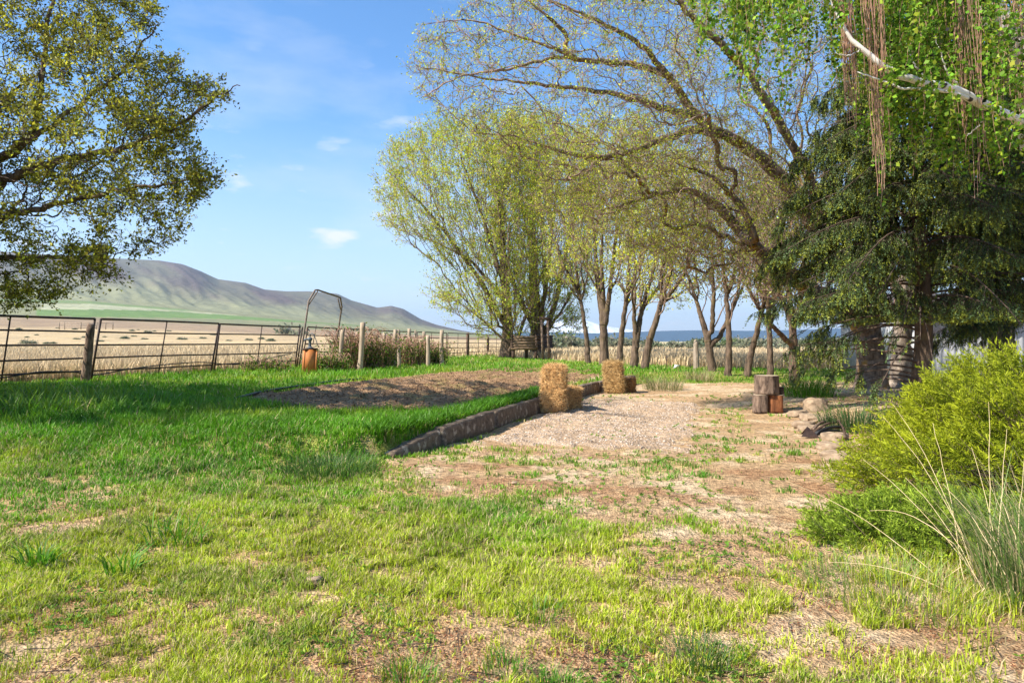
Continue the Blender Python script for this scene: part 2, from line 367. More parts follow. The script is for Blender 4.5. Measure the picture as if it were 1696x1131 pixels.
def patch(name, poly, mat, zf, cf, step, edge):
    x0, y0 = poly.min(0) - 0.3; x1, y1 = poly.max(0) + 0.3
    X, Y = np.meshgrid(np.arange(x0, x1, step), np.arange(y0, y1, step))
    V, Q = grid_mesh(X, Y, zf(X, Y)); c = V[Q].mean(1); poly = poly.mean(0) + (poly - poly.mean(0)) * 1.04
    wob = (fbm(c[:, 0] * 2.5, c[:, 1] * 2.5, 77) - 0.5) * edge; wob2 = (fbm(c[:, 0] * 2.5 + 9, c[:, 1] * 2.5, 78) - 0.5) * edge
    Q = Q[in_poly(c[:, 0] + wob, c[:, 1] + wob2, poly)]
    u, inv = np.unique(Q.ravel(), return_inverse=True)
    tag(mesh_obj(name, V[u], inv.reshape(-1, 4), mat=mat, col=cf(X, Y).reshape(-1, 3)[u], smooth=True), kind='structure')
def soil_z(x, y):
    u = (x * 0.95 - y * 0.3)
    return gz(x, y) - 0.05 + 0.06 * sst(-0.2, 0.4, inset(x, y, SOIL) + (fbm(x * 2, y * 2, 78) - 0.5) * 0.6) + 0.040 * np.sin(u * 2 * math.pi / 0.75 + 1.2 * fbm(x, y, 91)) + (fbm(x * 4, y * 4, 31) - 0.5) * 0.13 + (fbm(x * 14, y * 14, 33, 2) - 0.5) * 0.05
def soil_c(x, y):
    n = fbm(x * 1.5, y * 1.5, 35)[..., None]; m = sst(0.5, 0.68, fbm(x * 2.2, y * 0.9, 36))[..., None] * 0.35
    return (lin(138, 106, 78) * (1 - n) + lin(184, 150, 114) * n) * (1 - m) + lin(120, 128, 60) * m
patch('garden_soil', SOIL, M_soil, soil_z, soil_c, 0.055, 0.5)
def pad_z(x, y):
    u = x * 0.80 + y * 0.62
    return gz(x, y) - 0.03 + 0.055 * sst(-0.15, 0.30, inset(x, y, PAD) + (fbm(x * 2.5, y * 2.5, 77) - 0.5) * 0.5) + 0.030 * np.sin(u * 2 * math.pi / 0.36 + 5 * fbm(x * 1.4, y * 1.4, 93)) * fbm(x * 2, y * 2, 5) + (fbm(x * 6.5, y * 6.5, 94, 3) - 0.5) * 0.06
def pad_c(x, y):
    n = fbm(x * 2.5, y * 2.5, 95)[..., None]; return lin(150, 126, 102) * (1 - n) + lin(196, 170, 142) * n
patch('gravel_patch', PAD, M_gravel, pad_z, pad_c, 0.03, 0.35)

# ------------------------------------------------------------------ hills, ridge and snow mountain
SKYL = np.array([(-900, 440), (-500, 405), (-200, 400), (0, 416), (120, 424), (224, 429), (263, 431), (302, 437), (333, 449), (361, 462), (407, 468), (438, 479), (473, 482),
                 (512, 482), (559, 486), (582, 497), (625, 509), (648, 506), (668, 511), (697, 528), (722, 537), (760, 546), (850, 562), (950, 566)], float)
FOOT = np.array([(-900, 80), (0, 70), (150, 66), (300, 53), (450, 40), (600, 27), (750, 15), (900, 5), (1000, 0)], float)
xs = np.linspace(-760, 980, 420); ys = np.concatenate([np.geomspace(140, 1500, 60), np.geomspace(1540, 4600, 150), np.geomspace(4700, 6500, 12)])
PX, DY = np.meshgrid(xs, ys)
foot = np.interp(PX, FOOT[:, 0], FOOT[:, 1]); top = 565 - np.interp(PX, SKYL[:, 0], SKYL[:, 1]); top = np.maximum(top, foot + 0.5)
u1 = np.clip(np.log(DY / 140) / np.log(1500 / 140), 0, 1); u2 = np.clip((DY - 1500) / 3100, 0, 1)
shape = 0.30 * u2 + 0.70 * sst(0.12, 1.0, u2) 
g1 = 1 - np.abs(2 * fbm(PX / 95 + u2 * 1.6, u2 * 1.3 + 4, 61, 5) - 1)
g2 = 1 - np.abs(2 * fbm(PX / 34 + u2 * 2.2, u2 * 2.6, 62, 4) - 1)
amp = np.sin(np.clip(u2, 0, 1) * math.pi) ** 0.8
e = foot * u1 ** 1.3 + (top - foot) * shape + ((g1 - 0.72) * 24 + (g2 - 0.75) * 7) * amp * np.clip((top - foot) / 90, 0.1, 1)
e = np.minimum(e, top * 1.0)
z = CAM_H - 1.15 * (1 - u1) + e / F * DY
z = np.where(DY > 4600, z - (DY - 4600) * 0.35, z)
z = np.where(PX > 900, z * sst(980, 900, PX) - 6 * sst(880, 980, PX), z)
z[0, :] = -0.6
X = (PX - 848) / F * DY
V, Q = grid_mesh(X, DY, z)
ny = fbm(PX / 60, DY / 700, 71)
tan = lin(184, 158, 116); mauve = lin(134, 114, 94); grn = lin(104, 126, 74); pale = lin(168, 168, 136); slope = lin(128, 128, 96); brown = lin(92, 80, 74); gg = lin(94, 90, 74)
def mixc(c, d, a): a = a[..., None]; return c * (1 - a) + d * a
C = np.ones(PX.shape + (3,)) * tan
C = mixc(C, lin(176, 158, 126), fbm(PX / 14, np.log(DY) * 26, 72) * 0.9)
ub = u1 + (ny - 0.5) * 0.02
C = mixc(C, mauve, sst(0.40, 0.50, ub) * (0.55 + 0.45 * fbm(PX / 30, u1 * 60, 73)))
C = mixc(C, slope, sst(0.62, 0.72, ub))
lo_ = np.interp(PX, [90, 142, 300, 420, 620], [0.70, 0.69, 0.79, 0.87, 0.955]); hi_ = np.interp(PX, [90, 142, 300, 420, 620], [0.83, 0.845, 0.945, 0.955, 0.97])
C = mixc(C, pale, (u1 > hi_) * (u1 < np.interp(PX, [60, 142, 300, 420], [0.94, 0.95, 0.985, 0.96])) * (PX > 70) * (0.4 + 0.6 * fbm(PX / 5, u1 * 200, 74)))
C = mixc(C, grn, (u1 > lo_) * (u1 < hi_) * (PX > 60) * (PX < 620) * 1.0)
C = mixc(C, grn, (u1 > 0.955) * (u2 < 0.02) * sst(330, 300, PX) * 0.7)
C = mixc(C, grn * 0.8, (u1 > 0.90) * (u1 < 0.93) * sst(640, 660, PX) * sst(880, 860, PX) * 0.8)
hf = (e - foot) / np.maximum(top - foot, 1)
C = mixc(C, brown, sst(0.30, 0.72, hf + (ny - 0.5) * 0.5) * (0.55 + 0.45 * sst(0.5, 0.85, g1)))
C = mixc(C, gg, sst(0.85, 0.55, g1) * sst(0.1, 0.4, hf) * 0.7)
tag(mesh_obj('hills', V, Q, mat=M_hill, col=C.reshape(-1, 3), smooth=True), kind='structure')

def ridge(name, pts, Y, depth, col, mat, seed, rough, colf=None):
    pts = np.array(pts, float); xs = np.linspace(pts[0, 0], pts[-1, 0], 300); vs = np.linspace(0, 1, 46)
    PX, U = np.meshgrid(xs, vs); DY = Y + U * depth
    top = 565 - np.interp(PX, pts[:, 0], pts[:, 1])
    n = 1 - np.abs(2 * fbm(PX / rough + U, U * 3, seed, 5) - 1)
    shp = np.where(U < 0.7, sst(0, 0.7, U), 1 - 0.8 * (U - 0.7) / 0.3)
    e = top * shp * (1 + (n - 0.7) * 0.35 * np.sin(np.clip(U / 0.7, 0, 1) * math.pi)) 
    V, Q = grid_mesh((PX - 848) / F * DY, DY, e / F * DY - 3)
    C = colf(PX, U, n) if colf else np.ones(PX.shape + (3,)) * col
    tag(mesh_obj(name, V, Q, mat=mat, col=C.reshape(-1, 3), smooth=True), kind='structure')
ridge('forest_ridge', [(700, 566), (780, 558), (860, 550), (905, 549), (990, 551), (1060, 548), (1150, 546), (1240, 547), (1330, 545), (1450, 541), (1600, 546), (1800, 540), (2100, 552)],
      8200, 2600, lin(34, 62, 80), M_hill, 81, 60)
def snowc(PX, U, n):
    return mixc(np.ones(PX.shape + (3,)) * lin(244, 246, 250), lin(150, 156, 170), sst(0.80, 0.95, n) * 0.35)
ridge('snow_mountain', [(830, 566), (880, 548), (905, 539), (925, 532), (948, 528), (968, 529), (990, 536), (1020, 542), (1060, 547), (1150, 552), (1220, 556), (1300, 560), (1420, 564), (1500, 566)],
      15000, 3600, None, M_hill, 83, 40, snowc)

# ------------------------------------------------------------------ tree engine
def poly_targets(poly, Y0, half, n, clump=0.0):
    poly = np.array(poly, float); out = []
    lo = poly.min(0); hi = poly.max(0); tot = 0
    seg = np.stack([poly, np.roll(poly, -1, 0)], 1)
    while tot < n:
        x = rng.uniform(lo[0], hi[0], n * 2); y = rng.uniform(lo[1], hi[1], n * 2)
        m = in_poly(x, y, poly)
        if clump: m &= fbm(x / 42 + 3, y / 42, 101, 3) + rng.uniform(-0.2, 0.2, len(x)) > clump
        x = x[m]; y = y[m]
        x = x + rng.normal(0, 9 * half / 3, len(x)) * 0.6; y = y + rng.normal(0, 9 * half / 3, len(y)) * 0.6; d = np.full(x.shape, 1e9)
        for a, b in seg:
            ab = b - a; t = np.clip(((x - a[0]) * ab[0] + (y - a[1]) * ab[1]) / (ab @ ab + 1e-9), 0, 1)
            d = np.minimum(d, np.hypot(x - a[0] - t * ab[0], y - a[1] - t * ab[1]))
        dm = d / max(d.max(), 1); hw = half * np.sqrt(np.clip(dm, 0.03, 1))
        dy = rng.uniform(-1, 1, len(x)) * hw
        Yd = Y0 + dy
        out.append(np.stack([(x - 848) / F * Yd, Yd, CAM_H - (y - 565) / F * Yd], 1)); tot += len(x)
    return np.vstack(out)[:n]

def grow(seeds, targets, k_ang=0.8, bf=0.25, up=0.0):
    """seeds: list of (points, radii, parent_index or -1).  Grows a branch graph from the limbs to every target."""
    P_ = []; par = []; rad = []; path = []; dr = []
    base = {}
    for si, (pts, rr, pi) in enumerate(seeds):
        pts = np.asarray(pts, float); rr = np.interp(np.linspace(0, 1, len(pts)), np.linspace(0, 1, len(rr)), rr)
        # densify the limb
        seg = np.linalg.norm(np.diff(pts, axis=0), axis=1); cum = np.concatenate([[0], np.cumsum(seg)])
        m = max(3, int(cum[-1] / max(0.25, cum[-1] / 24))); tt = np.linspace(0, cum[-1], m)
        pd = np.stack([np.interp(tt, cum, pts[:, c]) for c in range(3)], 1); rd = np.interp(tt, cum, rr)
        pd[1:-1] = 0.25 * pd[:-2] + 0.5 * pd[1:-1] + 0.25 * pd[2:]
        start = pi
        if pi != -1:
            A = np.array(P_); start = int(np.argmin(np.linalg.norm(A - pd[0], axis=1)))
        for q in range(m):
            if q == 0 and pi != -1: continue
            p = start if not (q > 1 or (q == 1 and pi == -1)) else len(P_) - 1
            if q == 0: p = -1
            P_.append(pd[q]); par.append(p); rad.append(rd[q])
            path.append(0 if p < 0 else path[p] + np.linalg.norm(pd[q] - P_[p]))
            d = np.array([0, 0, 1.0]) if p < 0 else pd[q] - P_[p]; dr.append(d / (np.linalg.norm(d) + 1e-9))
    P0 = np.array(P_); T = np.asarray(targets); n = len(T)
    best = np.full(n, 1e18); bp = np.zeros(n, int)
    def upd(i, pos, d, pl):
        v = T - pos; q = np.sqrt((v * v).sum(1)) + 1e-6
        c = q * (1 + k_ang * (1 - (v @ d) / q) - up * v[:, 2] / q) + bf * pl
        m = c < best; best[m] = c[m]; bp[m] = i
    for i in range(len(P_)): upd(i, P_[i], dr[i], path[i])
    done = np.zeros(n, bool)
    for _ in range(n):
        j = int(np.argmin(np.where(done, 1e17, best))); done[j] = True; p = int(bp[j])
        d = T[j] - P_[p]; ln = np.linalg.norm(d) + 1e-9
        P_.append(T[j]); par.append(p); rad.append(0.0); path.append(path[p] + ln); d = d / ln
        d = d * 0.7 + dr[p] * 0.3; d /= np.linalg.norm(d); dr.append(d)
        upd(len(P_) - 1, T[j], d, path[-1])
    return np.array(P_), np.array(par), np.array(rad)

def refine(P_, par, rad, jit):
    n = len(P_); pp = np.where(par < 0, np.arange(n), par); A = P_[pp]; Ls = np.linalg.norm(P_ - A, axis=1)
    g = pp[pp]; din = P_[pp] - P_[g]; din /= np.linalg.norm(din, axis=1)[:, None] + 1e-9
    mid = 0.5 * (A + P_) + din * (Ls * 0.10)[:, None] + rng.normal(0, 1, P_.shape) * (np.minimum(Ls, 2.0) * jit)[:, None]
    mid[par < 0] = P_[par < 0] - [0, 0, 0.05]
    NP = np.empty((2 * n, 3)); NP[0::2] = mid; NP[1::2] = P_
    npar = np.empty(2 * n, int); npar[0::2] = np.where(par < 0, -1, 2 * par + 1); npar[1::2] = np.arange(n) * 2
    nr = np.empty(2 * n); nr[1::2] = rad; nr[0::2] = np.where((rad > 0) & (rad[pp] > 0), 0.5 * (rad + rad[pp]), 0)
    return NP, npar, nr

def pipe(P_, par, rad, r0, R, rs=0.75):
    n = len(P_); has = np.zeros(n, bool); has[par[par >= 0]] = True
    cnt = np.where(has, 0, 1).astype(float)
    pl = par.tolist(); cl = cnt.tolist()
    for i in range(n - 1, -1, -1):
        if pl[i] >= 0: cl[pl[i]] += cl[i]
    cnt = np.array(cl); ex = math.log(max(cnt.max(), 2)) / math.log(R / r0)
    r = r0 * cnt ** (1 / ex); r = np.where(rad > 0, rad, r * rs); r = np.maximum(r, r0)
    for i in range(n):
        if pl[i] >= 0 and rad[i] == 0 and r[i] > 0.82 * r[pl[i]]: r[i] = max(0.82 * r[pl[i]] if rad[pl[i]] > 0 else r[pl[i]], r0)
    prim = np.zeros(n, bool); bestc = {}
    for i in range(n):
        p = pl[i]
        if p >= 0 and (p not in bestc or cl[bestc[p]] < cl[i]): bestc[p] = i
    prim[list(bestc.values())] = True
    return r, cnt, prim, has

def skin(P_, par, r, prim, K, mask):
    """tubes for edges (node i, parent) where mask[i]; rings are shared along the main line of a limb"""
    n = len(P_); pp = np.where(par < 0, np.arange(n), par)
    din = P_ - P_[pp]; din /= np.linalg.norm(din, axis=1)[:, None] + 1e-9
    d = din.copy(); kids = np.where(prim)[0]; d[par[kids]] += din[kids]; d /= np.linalg.norm(d, axis=1)[:, None] + 1e-9
    ref = np.array([0.83, 0.51, 0.22]); th = np.arange(K) / K * 2 * math.pi
    def ring(pos, dd, rr):
        a = np.cross(dd, ref); a /= np.linalg.norm(a, axis=1)[:, None] + 1e-9; b = np.cross(dd, a)
        return (pos[:, None] + rr[:, None, None] * (np.cos(th)[None, :, None] * a[:, None] + np.sin(th)[None, :, None] * b[:, None])).reshape(-1, 3)
    idx = np.where(mask & (par >= 0))[0]
    rid = np.full(n, -1); rid[idx] = np.arange(len(idx))
    V1 = ring(P_[idx], d[idx], r[idx])
    par_i = par[idx]; share = prim[idx] & (rid[par_i] >= 0)
    ns = np.where(~share)[0]
    V2 = ring(P_[par_i[ns]], din[idx[ns]], np.where(prim[idx[ns]], np.minimum(r[par_i[ns]], r[idx[ns]] * 1.35), r[idx[ns]] * 1.15))
    sid = np.where(share, rid[par_i], 0); sid[ns] = len(idx) + np.arange(len(ns))
    e = np.arange(len(idx)); k = np.arange(K); k2 = (k + 1) % K
    Q = np.stack([sid[:, None] * K + k, sid[:, None] * K + k2, e[:, None] * K + k2, e[:, None] * K + k], -1).reshape(-1, 4)
    return np.vstack([V1, V2]), Q

def leaf_mesh(C, size, cols, asp=0.5, upb=0.3, direction=None, droop=0.0):
    n = len(C); a = rng.normal(0, 1, (n, 3)); 
    if direction is not None: a = a * 0.55 + direction
    a[:, 2] += upb - droop; a /= np.linalg.norm(a, axis=1)[:, None]
    b = np.cross(a, rng.normal(0, 1, (n, 3))); b /= np.linalg.norm(b, axis=1)[:, None] + 1e-9
    s = (size * rng.uniform(0.6, 1.25, n))[:, None]; nn = np.cross(a, b)
    V = np.stack([C, C + a * s * 0.5 + b * s * asp * 0.5 + nn * s * 0.08, C + a * s, C + a * s * 0.5 - b * s * asp * 0.5 + nn * s * 0.08], 1).reshape(-1, 3)
    return V, np.arange(4 * n).reshape(n, 4), np.repeat(cols, 4, 0)

def leaf_cols(n, base, var=0.25, pal2=None, p2=0.3):
    c = np.ones((n, 3)) * base
    if pal2 is not None: c[rng.random(n) < p2] = pal2
    return np.clip(c * (1 + rng.normal(0, var, (n, 1))) * (1 + rng.normal(0, 0.06, (n, 3))), 0.003, 0.9)

def sprout(P_, par, cnt, n_cl, per, spread, twig_len, wfun=None):
    """short leafy shoots: returns leaf centres, and twig polylines (start,end)"""
    thin = np.where((cnt <= 3) & (par >= 0))[0]
    i = rng.choice(thin, n_cl, p=(lambda w_: w_ / w_.sum())(wfun(P_[thin]) if wfun else np.ones(len(thin)))); t = rng.uniform(0, 1, n_cl)[:, None]
    a = P_[par[i]] * (1 - t) + P_[i] * t
    d = P_[i] - P_[par[i]]; d /= np.linalg.norm(d, axis=1)[:, None] + 1e-9
    d = d + rng.normal(0, 0.7, d.shape); d /= np.linalg.norm(d, axis=1)[:, None]
    b = a + d * twig_len * rng.uniform(0.4, 1.2, (n_cl, 1))
    u = rng.uniform(0.25, 1.05, (n_cl, per, 1)) ** 0.8; c = a[:, None] * (1 - u) + b[:, None] * u + rng.normal(0, spread, (n_cl, per, 3))
    return a, b, c.reshape(-1, 3), np.repeat(d, per, 0)

def twig_tris(a, b, r):
    d = b - a; s = np.cross(d, rng.normal(0, 1, d.shape)); s /= np.linalg.norm(s, axis=1)[:, None] + 1e-9
    s2 = np.cross(d, s); s2 /= np.linalg.norm(s2, axis=1)[:, None] + 1e-9
    n = len(a); V = np.stack([a + s * r, a - s * 0.5 * r + s2 * 0.87 * r, a - s * 0.5 * r - s2 * 0.87 * r, b], 1).reshape(-1, 3)
    i = np.arange(n)[:, None] * 4
    return V, np.concatenate([i + [0, 1, 3], i + [1, 2, 3], i + [2, 0, 3]])

def tree(name, label, cat, seeds, targets, R, r0, bark, twigm, leafspec, group=None, k_ang=0.8, bf=0.25, up=0.0, jit=0.05, thick=0.035, levels=2, wfun=None, rs=0.75):
    base = np.array(seeds[0][0][0], float)
    root = thing(name, label, cat, base, group)
    Pn, par, rad = grow(seeds, targets, k_ang, bf, up)
    for _ in range(levels): Pn, par, rad = refine(Pn, par, rad, jit); jit *= 0.8
    r, cnt, prim, has = pipe(Pn, par, rad, r0, R, rs)
    flare = np.exp(-np.clip(Pn[:, 2] - base[2], 0, 5) / 0.25) * (rad > 0) * (np.hypot(Pn[:, 0] - base[0], Pn[:, 1] - base[1]) < 1.2); r = r * (1 + (0.30 if R > 0.35 else 0.15) * flare)
    big = r > thick
    V, Q = skin(Pn, par, r, prim, 10, big)
    V = V + (np.stack([fbm(V[:, 2] * 3 + V[:, 0] * 6, V[:, 1] * 6, 7), fbm(V[:, 2] * 3 + 9, V[:, 0] * 6 + V[:, 1] * 5, 8), 0.5 + 0 * V[:, 2]], 1) - 0.5) * 0.05 * min(1, R * 3)
    mesh_obj('trunk', V, Q, mat=bark, parent=root, smooth=True, loc=base)
    V, Q = skin(Pn, par, r, prim, 3, ~big)
    T = None
    n_cl, per, spread, tl, size, c1, c2, p2, var, asp, droop = leafspec
    a, b, c, d = sprout(Pn, par, cnt, n_cl, per, spread, tl, wfun)
    V3, T3 = twig_tris(a, b, r0 * 0.9)
    mesh_obj('branches', np.vstack([V, V3]), Q, T3 + len(V), mat=twigm, parent=root, loc=base)
    V, Q, C = leaf_mesh(c, size, leaf_cols(len(c), c1, var, c2, p2), asp, 0.25, d * 0.6, droop)
    mesh_obj('foliage', V, Q, mat=M_leaf, parent=root, col=C, loc=base)
    return root
# ------------------------------------------------------------------ trees
def pl(Y, *pts):                      # a limb measured in the photo at real distance(s) Y
    n = len(pts); Ys = np.interp(np.linspace(0, 1, n), np.linspace(0, 1, len(Y)), Y) if isinstance(Y, (list, tuple)) else [Y] * n
    return [P(p[0], p[1], y) for p, y in zip(pts, Ys)]
def gb(px, Y, dx=0.0): g = G(px, Y); g[2] -= 0.12; return g
C_YEL = np.array((0.62, 0.62, 0.05)); C_LIME = np.array((0.34, 0.46, 0.05)); C_OLIVE = np.array((0.15, 0.15, 0.018)); C_DEEP = np.array((0.045, 0.075, 0.012))
C_RED = np.array((0.22, 0.13, 0.05)); C_BUD = np.array((0.30, 0.34, 0.06))

# tree on the left, its trunk outside the frame
b0 = gb(-190, 11.5)
seeds = [([b0, P(-185, 520, 11.5), P(-170, 400, 11.4), P(-150, 250, 11.5), P(-160, 60, 11.5), P(-150, -150, 11.6)], [0.24, 0.17, 0.09, 0.04], -1),
         (pl([11.4, 10.6], (-165, 390), (-80, 340), (0, 308), (57, 274), (141, 258), (200, 246), (290, 215), (345, 170), (398, 142)), [0.11, 0.05, 0.008], 0),
         (pl([11.4, 11.0], (-160, 330), (-60, 275), (10, 262), (60, 215), (72, 100), (84, 0), (110, -120)), [0.10, 0.045, 0.02], 0),
         (pl([11.4, 10.4], (-170, 420), (-60, 390), (30, 352), (130, 330), (230, 310), (300, 302), (366, 290)), [0.08, 0.035, 0.008], 0),
         (pl([11.4, 10.8], (-170, 440), (-60, 425), (40, 428), (120, 425), (160, 450)), [0.07, 0.04, 0.010], 0),
         (pl([11.5, 12.5], (-150, 250), (-300, 150), (-500, 50), (-700, 0)), [0.12, 0.02], 0),
         (pl([11.5, 9.5], (-160, 60), (0, -80), (150, -160), (230, -180)), [0.08, 0.02], 0),
         (pl([11.3, 10.9], (10, 262), (110, 190), (200, 120), (262, 40)), [0.05, 0.01], 0)]
t1 = poly_targets([(262, -10), (250, 60), (292, 95), (300, 130), (402, 138), (330, 198), (306, 226), (346, 254), (366, 292), (350, 312), (316, 342), (300, 396), (215, 418),
                   (198, 456), (120, 488), (34, 508), (-80, 500), (-80, -10)], 11.2, 2.6, 1900, 0.40)
t2 = poly_targets([(250, -10), (200, -250), (0, -420), (-350, -480), (-650, -300), (-850, 0), (-850, 250), (-600, 440), (-300, 500), (-80, 500), (-80, -10)], 12.2, 3.6, 1300)
seeds.append((pl([11.5, 14.5], (-180, 470), (-320, 330), (-480, 260), (-650, 220)), [0.11, 0.03], 0)); seeds.append((pl([11.4, 16.0], (-165, 390), (-230, 250), (-330, 180)), [0.10, 0.02], 0))
t3 = poly_targets([(-60, 60), (-60, 420), (-300, 490), (-760, 470), (-820, 250), (-740, 60), (-400, -20)], 11.7, 4.6, 1900)  # unseen crown part out of frame, added for its shade on the lawn
tree('broadleaf_tree', 'broad spring tree reaching in from the left edge with small olive green leaves', 'tree', seeds, np.vstack([t1, t2, t3]), 0.24, 0.0035, M_bark, M_twig_dark,
     (105000, 6, 0.022, 0.22, 0.055, C_OLIVE * 1.35, C_YEL * 0.8, 0.22, 0.35, 0.55, 0.0), k_ang=0.9, bf=0.18, jit=0.07, thick=0.02, wfun=lambda q: np.where(q[:, 0] / q[:, 1] * F + 848 < -30, 1.0, 0.17) * (fbm(q[:, 0] * 1.9 + q[:, 1], q[:, 2] * 1.9, 55, 2) > 0.36))  # leaves packed denser out of frame to deepen that shade

# pale green willows by the log platform
wl = (12500, 5, 0.09, 0.6, 0.15, C_YEL * 0.9, C_LIME, 0.42, 0.30, 0.45, 0.0)
bA = gb(838, 50)
seeds = [([bA, P(842, 540, 50), P(834, 450, 49.5), P(828, 370, 49), P(822, 280, 49)], [0.52, 0.36, 0.2, 0.05], -1),
         (pl([50, 47], (840, 545), (800, 470), (750, 400), (700, 340), (650, 290)), [0.2, 0.03], 0), (pl([50, 52], (836, 500), (780, 430), (720, 400), (650, 375)), [0.14, 0.02], 0),
         (pl([50, 48], (834, 470), (800, 360), (770, 280), (745, 205)), [0.15, 0.03], 0), (pl([50, 51], (842, 570), (800, 530), (760, 500), (720, 490)), [0.1, 0.02], 0),
         (pl([50, 49], (850, 582), (868, 530), (895, 460), (930, 380)), [0.16, 0.04], 0)]
tA = poly_targets([(845, 565), (800, 548), (722, 492), (745, 440), (690, 400), (642, 372), (632, 300), (645, 240), (690, 215), (740, 192), (800, 188), (860, 195), (905, 240), (905, 400), (880, 510)], 49, 7.0, 2600)
tree('willow_tree', 'wide fan-shaped pale green willow at the end of the pipe fence', 'tree', seeds, tA, 0.5, 0.012, M_bark, M_twig, wl, 'trees along the edge of the straw field', k_ang=1.4, bf=0.35, jit=0.035, thick=0.06, up=0.3)
bB = gb(890, 52)
seeds = [([bB, P(890, 545, 52), P(884, 470, 52), P(880, 350, 52), P(890, 250, 52)], [0.62, 0.5, 0.26, 0.06], -1),
         (pl([52, 51], (888, 545), (862, 500), (836, 430), (830, 330), (850, 240)), [0.26, 0.04], 0), (pl([52, 53], (900, 555), (918, 510), (935, 430), (960, 330), (965, 260)), [0.25, 0.04], 0),
         (pl([52, 49], (892, 540), (905, 470), (915, 380), (925, 270)), [0.22, 0.03], 0)]
tB = poly_targets([(900, 545), (860, 480), (810, 400), (800, 260), (840, 182), (900, 185), (970, 225), (1000, 330), (975, 440), (960, 520), (930, 545)], 52, 6.0, 2300)
tree('willow_tree', 'thick-trunked willow rising right behind the log platform', 'tree', seeds, tB, 0.6, 0.012, M_bark, M_twig, wl, 'trees along the edge of the straw field', k_ang=1.4, bf=0.35, jit=0.035, thick=0.06, up=0.3)

# row of slimmer trees to the right of it
ROW = [
 ('slim leaning tree, first to the right of the log platform', 974, 38, 0.26, [[(972, 560), (962, 500), (952, 430), (945, 340)], [(960, 490), (935, 440), (915, 380)]], [(960, 490), (915, 450), (895, 340), (925, 240), (985, 240), (1000, 340), (990, 450)], C_YEL),
 ('stout tree forking low into a V, behind the far hay bale', 1001, 36, 0.40, [[(1000, 540), (992, 480), (985, 400), (975, 300)], [(1001, 545), (1010, 480), (1020, 390), (1030, 290)], [(1000, 520), (996, 440), (1000, 330)]], [(990, 480), (950, 420), (945, 260), (1000, 215), (1055, 250), (1060, 400), (1030, 480)], C_YEL),
 ('dark straight trunk leaning right, just right of the V-forked tree', 1024, 35, 0.27, [[(1030, 550), (1038, 490), (1045, 400), (1050, 300)], [(1036, 500), (1060, 430), (1075, 350)]], [(1030, 500), (1005, 420), (1010, 260), (1060, 230), (1095, 300), (1085, 430), (1060, 500)], C_YEL),
 ('double-stemmed dark tree leaning right in the middle of the row', 1049, 32, 0.30, [[(1054, 560), (1063, 510), (1085, 440), (1100, 340)], [(1052, 570), (1050, 510), (1052, 440), (1045, 350)], [(1063, 510), (1095, 470), (1120, 400)]], [(1050, 500), (1030, 420), (1040, 280), (1090, 240), (1135, 290), (1130, 430), (1090, 500)], C_YEL),
 ('steeply leaning dark tree, left of the broken stub', 1066, 30, 0.28, [[(1075, 565), (1090, 520), (1110, 450), (1125, 370), (1135, 280)], [(1095, 505), (1130, 460), (1155, 400)]], [(1095, 510), (1080, 420), (1085, 300), (1130, 250), (1180, 300), (1175, 430), (1140, 500)], C_YEL),
 ('grey tree splitting near the ground into two crossing stems', 1181, 28, 0.26, [[(1172, 560), (1160, 520), (1145, 470), (1128, 430)], [(1185, 570), (1205, 530), (1232, 470), (1250, 430)], [(1178, 560), (1182, 490), (1178, 400), (1170, 300)]], [(1150, 480), (1110, 420), (1110, 300), (1160, 250), (1220, 260), (1255, 350), (1250, 430), (1215, 500)], C_BUD),
 ('upright grey tree right beside the crossing-stem tree', 1207, 26.5, 0.21, [[(1207, 560), (1205, 500), (1196, 430), (1190, 330), (1185, 240)], [(1205, 490), (1225, 420), (1235, 340)]], [(1195, 480), (1160, 400), (1160, 280), (1200, 230), (1250, 270), (1260, 380), (1230, 480)], C_BUD),
 ('slanting tree leaning right, left of the white-footed trunk', 1236, 26.5, 0.22, [[(1245, 580), (1256, 540), (1270, 480), (1278, 400), (1285, 300)], [(1262, 520), (1240, 480), (1225, 440)]], [(1255, 510), (1215, 430), (1220, 300), (1270, 250), (1320, 300), (1320, 430), (1290, 500)], C_BUD),
 ('thin straight tree with a whitish foot, behind the log pile', 1276, 26, 0.20, [[(1275, 560), (1272, 500), (1270, 420), (1268, 320)], [(1273, 520), (1290, 450), (1300, 380)]], [(1265, 500), (1245, 420), (1245, 300), (1285, 270), (1325, 330), (1315, 450), (1290, 500)], C_BUD),
 ('brown forked tree with a low bent limb, right of the log pile', 1315, 22, 0.24, [[(1314, 560), (1308, 500), (1302, 440), (1310, 340)], [(1312, 572), (1285, 545), (1258, 515), (1238, 475)], [(1311, 530), (1292, 490), (1275, 440)], [(1316, 540), (1330, 480), (1345, 400)]], [(1300, 500), (1240, 480), (1230, 400), (1260, 300), (1330, 280), (1380, 350), (1370, 480), (1330, 520)], C_BUD)]
